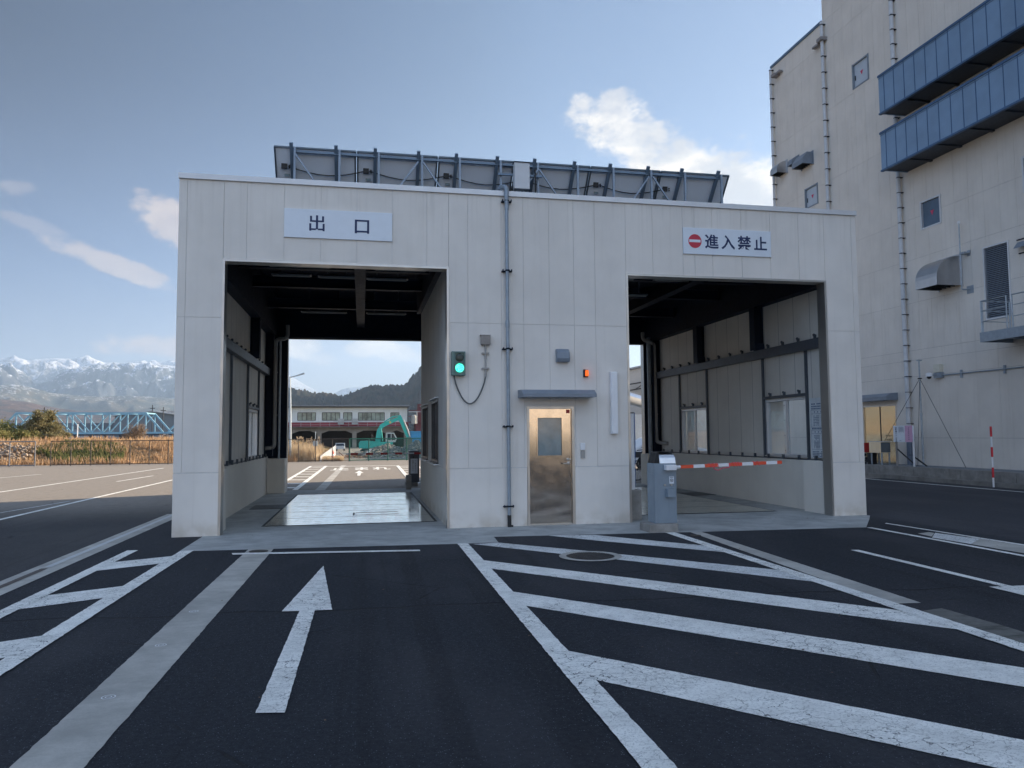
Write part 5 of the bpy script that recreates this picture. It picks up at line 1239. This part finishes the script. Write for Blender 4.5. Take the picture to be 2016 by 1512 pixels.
build('arcade', q, concrete('old_concrete', (.27, .25, .22), .9, .4, .5, .6), wb_)
build('inner_wall', M().box(-14, 6.2, y0+4, y0+9, -.05, 5.6), simple('dark_interior', (.022, .024, .026), .9), wb_)
q = M().tube([(-14, y0-.9, 3.45), (6.2, y0-.9, 3.45)], .03, 6).tube([(-14, y0-.9, 3.15), (6.2, y0-.9, 3.15)], .02, 6)
for k in range(16): q.box(-13+k*1.25-.025, -13+k*1.25+.025, y0-.93, y0-.87, 2.9, 3.45)
build('railing', q, simple('rail_rust', (.35, .30, .30), .6), wb_); build('walkway', M().box(-14, 6.3, y0-.95, y0-.25, 2.80, 2.90), simple('walk_grey', (.13, .11, .11), .7), wb_)
for x_ in (-2.8, -.95): build('air_conditioner', M().box(x_-.4, x_+.4, y0-.7, y0-.35, 3.15, 3.95).rings([(.2, y0-.72), (.2, y0-.70)], (x_, 0, 3.55), 12, 'y'), simple('aircon', (.35, .37, .36), .5), wb_)
rs = thing('red_plant', 'dark red steel plant structure right of the white building', 'industrial plant', (8, 90, 0))
q = M().box(7.2, 11, 90, 94, 0, 3.2).box(7.5, 8.6, 90.2, 92, 3.2, 5.9).box(8.8, 11, 91, 94, 3.2, 5.2)
for z_ in (3.4, 4.2, 5.0): q.tube([(6.2, 89.8, z_), (9, 89.8, z_)], .05, 6)
build('frame', q, simple('plant_red', (.11, .03, .035), .7, 0, .4, 1.5), rs); build('tank', M().rings([(.35, 3.2), (.35, 4.2), (.2, 4.4)], (6.9, 89.6, 0), 12), simple('tank_grey', (.30, .30, .28), .6), rs)
build('side_rail', M().tube([(6.2, 89.3, 4.8), (9.5, 89.3, 4.8)], .04, 6).tube([(7.3, 89.3, 3.2), (7.3, 89.3, 4.8)], .04, 6), simple('rail_pale', (.5, .5, .5), .6), rs)
o = build('blue_shed', M().box(5.05, 7.2, 66, 70, 0, 1.95).box(4.95, 7.3, 65.9, 70.1, 1.95, 2.05), simple('shed_blue', (.04, .25, .48), .5, 0, .1), org=(6.2, 68, 0)); tag(o, 'bright blue corrugated shed behind the excavator bucket', 'shed')

# seen through the right lane: grey warehouse, silver duct, bicycle, white car
wh = thing('grey_warehouse', 'pale grey warehouse wall beyond the far end of the right lane', 'building', (24, 52, 0))
build('wall', M().prism([(17, 0), (40, 0), (40, 10.6), (17, 5.9)], 'y', 46, 60), simple('warehouse_grey', (.36, .36, .36), .7, 0, .05), wh); build('roof', M().prism([(16.8, 5.9), (40, 10.65), (40, 10.8), (16.8, 6.05)], 'y', 45.8, 60), MCAN, wh)
q = M()
for k in range(11): q.obox((18+k*.8, 45.6, 4.6+k*.12), (18.8+k*.8, 45.6, 5.1+k*.12 if k % 2 else 4.3+k*.12), .12, .06)
q.tube([(17.5, 45.6, 4.5), (28, 45.6, 6.2)], .05, 6).tube([(17.5, 45.6, 5.0), (28, 45.6, 6.7)], .05, 6); build('truss', q, MBLK, wh)
o = build('silver_duct', M().tube([(17.6, 40, 4.75), (19.5, 40, 4.22), (23.5, 40, 3.1)], .46, 18), steel('duct_metal', (.62, .64, .68), .3), smooth=True, org=(19, 40, 0)); tag(o, 'thick silver duct slanting down behind the right lane', 'duct')
q = M().box(18.5, 23, 42, 44, 0, 3.1); o = build('white_shed', q, simple('shed_white', (.55, .58, .60), .6), org=(20, 43, 0)); tag(o, 'white shed under the silver duct', 'shed')
bi = thing('bicycle', 'black bicycle parked beyond the far end of the right lane', 'bicycle', (9.6, 11.6, 0))
def wheel(cx, cy, r=.33):
    pts = [(cx+.95*r*math.cos(a), cy+.30*r*math.cos(a), .34+r*math.sin(a)) for a in [2*PI*k/28 for k in range(29)]]
    w_ = build('wheel', M().tube(pts, .02, 6, caps=False), MBLK, bi); q = M()
    for k in range(0, 28, 2): q.tube([(cx, cy, .34), pts[k]], .0025, 4, caps=False)
    build('spokes', q, MSASH, w_)
wheel(9.28, 11.6); wheel(10.28, 11.95)
build('frame', M().tube([(9.28, 11.6, .34), (9.45, 11.66, .80), (9.50, 11.68, 1.0)], .018, 8).tube([(9.45, 11.66, .80), (9.85, 11.8, .42), (10.28, 11.95, .34)], .018, 8).tube([(9.85, 11.8, .42), (9.98, 11.85, .92)], .018, 8).tube([(9.46, 11.66, .82), (9.95, 11.84, .78)], .016, 8), MBLK, bi)
build('handlebar', M().tube([(9.42, 11.95, 1.02), (9.50, 11.68, 1.04), (9.58, 11.40, 1.02)], .014, 8), MBLK, bi); build('saddle', M().box(9.85, 10.1, 11.8, 11.92, .92, .98, bev=.02), MBLK, bi)
build('basket', M().box(9.14, 9.42, 11.50, 11.76, .78, .98), simple('basket_grey', (.10, .10, .11), .6), bi)
cr = thing('parked_car', 'white rounded car parked behind the bicycle', 'car', (13, 19.5, 0))
q = M().prism([(11.6, .3), (15.6, .3), (15.6, .85), (15.0, .95), (14.2, 1.40), (12.7, 1.42), (11.95, .95), (11.6, .85)], 'y', 18.8, 20.4); cbd = build('body', q, MWHITE, cr)
bv = cbd.modifiers.new('edge', 'BEVEL'); bv.width = .08; bv.segments = 3
build('window', M().prism([(12.2, .98), (14.3, .98), (13.95, 1.33), (12.8, 1.34)], 'y', 18.785, 18.799), MGLD, cr)
for x_ in (12.3, 14.9): build('wheel', M().rings([(.31, 18.78), (.31, 18.98)], (x_, 0, .31), 18, 'y'), MBLK, cr)

# ------------------------------------------------------------------ railway truss bridge
def bridge(lab, x0, x1, npan, zb, zt, ya, yb, g):
    t = thing('truss_bridge', lab, 'bridge', ((x0+x1)/2, ya, zb), g); d = (x1-x0)/npan
    for y_ in (ya, yb):
        q = M().obox((x0, y_, zb), (x1, y_, zb), .45, .55).obox((x0+d, y_, zt), (x1-d, y_, zt), .45, .50)
        for e, f_ in ((x0, x0+d), (x1, x1-d)): q.obox((e, y_, zb), (f_, y_, zt), .45, .50, up=(0, 1, 0))
        for k in range(1, npan): q.obox((x0+k*d, y_, zb), (x0+k*d, y_, zt), .32, .34, up=(0, 1, 0))
        for k in range(1, npan-1):
            a, c = (zt, zb) if k < npan/2 else (zb, zt); q.obox((x0+k*d, y_, a), (x0+(k+1)*d, y_, c), .26, .30, up=(0, 1, 0))
        build('side_truss', q, MTRUSS, t)
    q = M()
    for k in range(1, npan): q.obox((x0+k*d, ya, zt), (x0+k*d, yb, zt), .3, .35)
    build('cross_bracing', q, MTRUSS, t)
    build('deck', M().box(x0, x1, ya-.1, yb+.1, zb-.75, zb-.28), simple('deck_dark', (.03, .035, .05), .7), t)
    q = M().box(x0-1, x0+1.2, ya-.5, yb+.5, -8, zb-.76).box(x1-1.2, x1+1, ya-.5, yb+.5, -8, zb-.76); build('pier', q, MCB, t)
bridge('pale blue steel truss bridge span filling the view between the bush and the gate building', -103, -58.2, 9, 3.0, 8.9, 228, 238, 'blue railway truss spans')
bridge('short piece of blue truss span right of the main span at the gate building corner', -57.0, -12, 9, 3.0, 8.9, 228, 238, 'blue railway truss spans')
bridge('blue truss span behind the green bush at the far left', -149, -104.3, 9, 3.0, 8.9, 228, 238, 'blue railway truss spans')
q = M()
for k in range(24):
    X_ = -118+k*4.4; q.box(X_-.5, X_+.5, 242, 243, 1.2, 2.6+1.0*random.random())
o = build('river_hedge', q, simple('hedge_dark', (.08, .05, .05), .9, 0, .5, .3)); o['kind'] = 'stuff'
g = M(); g.box(-400, 200, 300, 420, -.2, 2.6); struct('far_embankment', g, simple('far_dark_band', (.10, .105, .11), .9, 0, .2, .02))
lw = thing('long_warehouse', 'long low grey-blue warehouse behind the truss bridge', 'building', (-100, 330, 0)); build('wall', M().box(-150, -50, 296, 340, 0, 5.0), simple('wh_blue_grey', (.26, .31, .36), .7, 0, .05, .05), lw); build('roof', M().box(-151, -49, 295.5, 341, 5.0, 7.2), simple('wh_roof', (.13, .15, .17), .7), lw)
lw = thing('gabled_hall', 'dark gabled hall with pale roof edge right of the bush by the gate building', 'building', (-75, 300, 0)); build('wall', M().prism([(-89, 0), (-62, 0), (-62, 9.0), (-76.5, 11.2), (-89, 9.6)], 'y', 286, 294), simple('hall_grey', (.14, .16, .18), .8), lw); build('roof', M().prism([(-90, 9.5), (-76.5, 11.2), (-61, 8.9), (-61, 9.3), (-76.5, 11.6), (-90, 9.9)], 'y', 285, 295), simple('hall_edge', (.42, .44, .46), .6), lw)
for i, (x_, h) in enumerate(((-67, 12.2), (-63.7, 11.5), (-99, 11.4), (-50, 10.4))):
    o = build('power_pole', M().tube([(x_, 250, 0), (x_, 250, h)], .16, 6).box(x_-.8, x_+.8, 249.9, 250.1, h-1.2, h-1.0), MBLK, org=(x_, 250, 0)); tag(o, ['dark power pole, taller of the two above the middle of the bridge', 'dark power pole just right of the taller one above the bridge', 'small dark pole above the left part of the bridge', 'dark pole right of the gabled hall by the gate building'][i], 'pole', 'poles behind the truss bridge')
o = build('marker_post', M().tube([(-26.1, 64, 1.0), (-26.1, 64, 2.9)], .05, 8), MWHITE, org=(-26.1, 64, 1)); tag(o, 'slim white post on the bank crest in front of the bridge', 'post')

# ------------------------------------------------------------------ bushes
def leafmat(name, c1, c2, c3=None):
    m, bb, p, o = newmat(name); P = geo(bb)
    c = bb.mix(bb.mr(bb.noise(P, 1.3, 4.0, .7), .35, .65), rgb(*c1), rgb(*c2)); c = bb.mix(bb.mr(bb.noise(P, 6.0, 2.0), .5, .7), c, rgb(*(c3 or c2)))
    bb.put(p.inputs['Base Color'], c); p.inputs['Roughness'].default_value = .7; p.inputs['Specular IOR Level'].default_value = .2
    tl = bb.n('ShaderNodeBsdfTranslucent'); bb.put(tl.inputs[0], c); mx = bb.n('ShaderNodeMixShader'); mx.inputs[0].default_value = .3
    bb.nt.links.new(p.outputs[0], mx.inputs[1]); bb.nt.links.new(tl.outputs[0], mx.inputs[2]); bb.nt.links.new(mx.outputs[0], o.inputs[0]); return m
def bush(name, lab, cat, cx, cy, z0, blobs, nleaf, lm_, ls=.09, nbr=26, grp=None, bark=(.10, .08, .06)):
    t = thing(name, lab, cat, (cx, cy, z0), grp); q = M()
    for k in range(nbr):
        bx_, by_, bz_, rx, rz = random.choice(blobs); a = random.random()*2*PI; e = Vector((bx_+math.cos(a)*rx*random.random()*.9, by_+math.sin(a)*rx*random.random()*.9, bz_+rz*random.uniform(-.2, .95)))
        s_ = Vector((cx+(bx_-cx)*.35+random.uniform(-.2, .2), by_+random.uniform(-.2, .2), z0-.1)); mid = (s_+e)/2+Vector((random.uniform(-.15, .15), random.uniform(-.15, .15), .15)); q.tube([s_, mid, e], [.035, .022, .008], 5)
        for _ in range(3):
            e2 = mid+(e-mid)*random.random(); q.tube([e2, e2+Vector((random.uniform(-.4, .4), random.uniform(-.4, .4), random.uniform(.1, .5)))], [.012, .005], 4)
    build('branches', q, simple('bark_'+cat, bark, .9), t)
    vs, fs = [], []
    clumps = []
    for (bx_, by_, bz_, rx, rz) in blobs:
        for _ in range(22):
            v_ = Vector((random.gauss(0, 1), random.gauss(0, 1), random.gauss(0, 1))).normalized()*random.random()**.4; clumps.append((bx_+v_.x*rx, by_+v_.y*rx, bz_+v_.z*rz, rx*random.uniform(.14, .30)))
    for k in range(nleaf):
        c_ = random.choice(clumps); P_ = Vector(c_[:3])+Vector((random.gauss(0, 1), random.gauss(0, 1), random.gauss(0, .8)))*c_[3]*.75
        if P_.z < z0-.05: continue
        a = Vector((random.gauss(0, 1), random.gauss(0, 1), random.gauss(0, 1))).normalized(); b__ = a.orthogonal().normalized(); s_ = ls*random.uniform(.5, 1.3); i = len(vs)
        vs += [tuple(P_-a*s_), tuple(P_+b__*s_*.45), tuple(P_+a*s_), tuple(P_-b__*s_*.45)]; fs.append((i, i+1, i+2, i+3))
    me = bpy.data.meshes.new('foliage'); me.from_pydata(vs, [], fs); me.update(); me.transform(Matrix.Translation(-Vector((cx, cy, z0)))); o = link('foliage', me, lm_, t); return t
L1 = leafmat('olive_leaves', (.16, .17, .05), (.24, .22, .08), (.32, .26, .12)); L2 = leafmat('brown_green_leaves', (.20, .17, .08), (.14, .135, .06), (.30, .24, .14)); L3 = leafmat('bare_twigs', (.26, .19, .13), (.20, .15, .10))
bush('willow_bush', 'large olive green bush on the bank in front of the bridge', 'bush', -26.2, 56, 1.1, [(-26.0, 56, 2.5, 1.3, 1.1), (-26.9, 56.5, 2.2, 1.3, 1.0), (-25.0, 56, 1.8, 1.0, .7), (-25.9, 55.6, 3.1, .9, .8)], 15000, L2)
bush('willow_bush', 'yellow green rounded bush at the far left edge of the bank', 'bush', -29.0, 55, 1.1, [(-28.4, 55, 1.8, 1.5, .8), (-29.8, 55, 2.2, 1.6, 1.1), (-26.6, 54.8, 1.6, 1.2, .65), (-32.1, 55.5, 2.2, 1.8, 1.0)], 17000, L1)
bush('bare_bush', 'small leafless brown bush on the bank by the gate building', 'bush', -18.9, 56, 1.1, [(-18.9, 56, 1.95, .95, .75), (-18.5, 56, 2.2, .55, .5), (-19.4, 56, 1.7, .6, .4)], 1500, L3, .05, 110, bark=(.24, .17, .12))
# rock wall in the bank
q = M()
for k in range(420):
    s_ = random.uniform(.06, .15); X_ = random.uniform(-25, -19.4); r_ = random.random(); Y_ = 37.6+r_*2.6; z_ = bankz(X_, Y_)+.25+r_*.35+random.uniform(-.1, .1)
    if random.random() < sst(-21.5, -19.6, X_): continue
    ret = bmesh.ops.create_icosphere(q.bm, subdivisions=1, radius=s_)
    for v_ in ret['verts']: v_.co = Vector((v_.co.x*random.uniform(.85, 1.3), v_.co.y, v_.co.z*random.uniform(.6, .9)))+Vector((X_, Y_, z_))
o = build('rock_wall', q, simple('river_rock', (.27, .21, .16), .9, 0, .6, 2.0), org=(-23, 38, .3)); tag(o, 'heaped pale boulders in the bank behind the leftmost fence', 'rock wall')

# ------------------------------------------------------------------ hills and mountains
def ridge(name, prof, rc, rf, rb_, na, nr, mat, rough=.10, gul=.25, fine=0.0, seed=0, sc=1.0, zb=-30, kind='structure'):
    azs = [p_[0] for p_ in prof]; els = [p_[1] for p_ in prof]; vs, fs = [], []
    for i in range(na+1):
        a = azs[0]+(azs[-1]-azs[0])*i/na; e = float(np.interp(a, azs, els)); H = math.tan(R(e))*rc+1.6
        ca, sa = math.sin(R(a)), math.cos(R(a))
        for j in range(nr+1):
            t_ = j/nr; 
            if t_ < .72: s_ = t_/.72; r_ = rf+(rc-rf)*s_; sh = s_**1.15
            else: s_ = (t_-.72)/.28; r_ = rc+(rb_-rc)*s_; sh = 1-s_**1.3
            X_, Y_ = ca*r_, sa*r_-12.965; P_ = Vector((X_, Y_, 0))/(rc*.09)*sc+Vector((seed, 0, 0))
            n1_ = noise.ridged_multi_fractal(P_, 1.0, 2.1, 6, 1.0, 2.0)-1.0; n2_ = noise.fractal(P_*4, 1.0, 2.0, 5)
            env = sh*(1-sh)*4
            z_ = zb+(H-zb)*sh+H*(gul*n1_*env+rough*n2_*(env*.6+.12*sh))
            if fine: z_ += fine*noise.noise(Vector((X_, Y_, 0))*.16)*(sh > .03)+fine*.8*noise.noise(Vector((X_, Y_, 5))*.33)*(sh > .03)
            vs.append((X_, Y_, z_))
    for i in range(na):
        for j in range(nr):
            a = i*(nr+1)+j; fs.append((a, a+1, a+nr+2, a+nr+1))
    me = bpy.data.meshes.new(name); me.from_pydata(vs, [], fs); me.update()
    for p_ in me.polygons: p_.use_smooth = True
    o = link(name, me, mat); o['kind'] = kind; return o
def mountmat(name, low, mid, snow, z0, z1, sc, snow_amt=(.45, .6)):
    m, bb, p, o = newmat(name); P = geo(bb); X, Y, Z = bb.sep(P); N = bb.sep(bb.n('ShaderNodeNewGeometry').outputs['Normal'])
    n = bb.noise(P, sc, 8.0, .72); n2 = bb.noise(bb.mapping(P, (1, 1, .35)), sc*5, 7.0, .75)
    c = bb.mix(bb.mr(n, .38, .62), rgb(*low), rgb(*mid))
    hz = bb.mr(Z, z0, z1, smooth=False)
    s = bb.m('ADD', bb.m('ADD', bb.m('MULTIPLY', hz, .62), bb.m('MULTIPLY', bb.m('SUBTRACT', n2, .5), 2.4)), bb.m('MULTIPLY', bb.m('SUBTRACT', N[2], .75), .55))
    s = bb.m('ADD', s, bb.m('MULTIPLY', bb.m('SUBTRACT', n, .5), .9))
    bb.put(p.inputs['Base Color'], bb.mix(bb.mr(s, *snow_amt), c, rgb(*snow))); p.inputs['Roughness'].default_value = .95; p.inputs['Specular IOR Level'].default_value = .1
    bump(bb, p, bb.m('ADD', n2, n), .8, 1/sc*.08); return m
M3 = mountmat('snow_range', (.05, .055, .07), (.10, .10, .10), (.50, .52, .58), 250, 800, .0055, (.34, .62))
M2 = mountmat('cliff_range', (.035, .045, .06), (.075, .075, .075), (.50, .55, .64), 120, 620, .009, (.40, .70))
M1 = mountmat('foothill_range', (.045, .055, .05), (.10, .085, .06), (.42, .46, .52), 60, 330, .014, (.52, .80))
M0 = mountmat('brown_foothill', (.04, .045, .05), (.10, .065, .055), (.35, .30, .26), 40, 150, .012, (.75, .95))
MW = mountmat('wooded_hill', (.016, .024, .022), (.040, .034, .028), (.07, .066, .055), 20, 160, .035, (.62, .85))
MF = mountmat('far_cone', (.10, .12, .15), (.14, .16, .18), (.34, .37, .42), 250, 620, .004, (.40, .60))
ext = lambda pr, lo, hi: [(-46, lo)]+pr+[(hi[0], hi[1])]
ridge('snow_mountain', [(-50, 4.4), (-35, 5.2), (-28, 4.6), (-23.11, 5.01), (-22.5, 5.12), (-21.5, 5.0), (-20.65, 5.16), (-19.8, 5.2), (-18.94, 5.28), (-18.5, 5.32), (-17.91, 5.25), (-17.3, 5.05), (-16, 5.1), (-12.94, 5.3), (-9, 4.6), (-5, 2.5)], 9000, 6700, 9450, 420, 100, M3, .17, .34, seed=3)
ridge('cliff_mountain', [(-50, 3.0), (-36, 4.2), (-28, 4.0), (-24.5, 4.5), (-23.09, 4.56), (-22.42, 4.56), (-21.87, 4.32), (-21.45, 3.85), (-21.27, 3.4), (-20.88, 3.3), (-20.47, 3.6), (-19.91, 4.13), (-19.21, 4.56), (-18.48, 4.72), (-17.45, 4.89), (-16.55, 5.03), (-15.63, 5.13), (-14.37, 5.07), (-12.9, 4.91), (-11, 4.2), (-8, 2.6)], 6400, 4700, 6700, 460, 100, M2, .15, .42, seed=11)
ridge('foothill', [(-50, 2.6), (-30, 3.2), (-23.05, 3.38), (-22.39, 3.46), (-21.43, 3.29), (-20.31, 2.95), (-18.87, 2.83), (-17.4, 2.75), (-15.57, 2.89), (-12.88, 2.68), (-9, 2.0)], 4400, 3200, 4650, 300, 60, M1, .10, .25, seed=21)
ridge('foothill', [(-50, 1.6), (-30, 2.6), (-23.03, 2.51), (-21.4, 2.30), (-19.71, 1.94), (-18.55, 1.80), (-16.47, 1.76), (-12.87, 1.85), (-9, 1.2)], 2800, 1500, 3100, 300, 60, M0, .10, .18, seed=33)
ridge('wooded_hill', [(-9.5, 3.0), (-7, 3.3), (-5.58, 3.38), (-4.69, 3.47), (-4.08, 3.28), (-3.75, 3.14), (-3.06, 3.22), (-2.36, 3.15), (-1.29, 2.94), (-.67, 3.23), (-.18, 3.46), (.3, 3.67), (.75, 3.81), (1.39, 3.75), (2.03, 3.85), (2.68, 3.77), (3.02, 3.68), (3.4, 4.08), (3.82, 4.58), (4.36, 5.14), (5.59, 6.4), (7.14, 7.2), (12, 7.6), (20, 6)], 1300, 620, 1500, 620, 90, MW, .05, .14, fine=5.5, seed=5)
ridge('cone_mountain', [(-12, 2.4), (-9.5, 3.6), (-7.2, 5.0), (-6.6, 5.2), (-6.0, 4.9), (-5.17, 4.45), (-4.23, 3.86), (-3.24, 3.32), (-2.32, 2.75), (-1, 2)], 8800, 7200, 9400, 160, 60, MF, .02, .06, seed=8)
ridge('far_mountain', [(-4, 1.8), (-2.69, 2.7), (-2.0, 3.17), (-1.45, 3.49), (-.97, 3.60), (-.03, 3.66), (1.77, 3.62), (5, 3.0)], 8600, 7300, 9200, 120, 50, MF, .03, .08, seed=18)

# ------------------------------------------------------------------ haze
hz = M(); hz.box(-9480, 9480, -1990, 9480, -45, 930)
hm_ = bpy.data.materials.new('haze_air'); hm_.use_nodes = True; ntz = hm_.node_tree; ntz.nodes.clear(); bz = NB(ntz)
oz = bz.n('ShaderNodeOutputMaterial'); pv = bz.n('ShaderNodeVolumePrincipled'); pv.inputs['Color'].default_value = rgb(.50, .70, 1.0); pv.inputs['Density'].default_value = 1.3e-4; pv.inputs['Anisotropy'].default_value = .2
ntz.links.new(pv.outputs[0], oz.inputs['Volume']); o = build('haze', hz, hm_); o['kind'] = 'stuff'
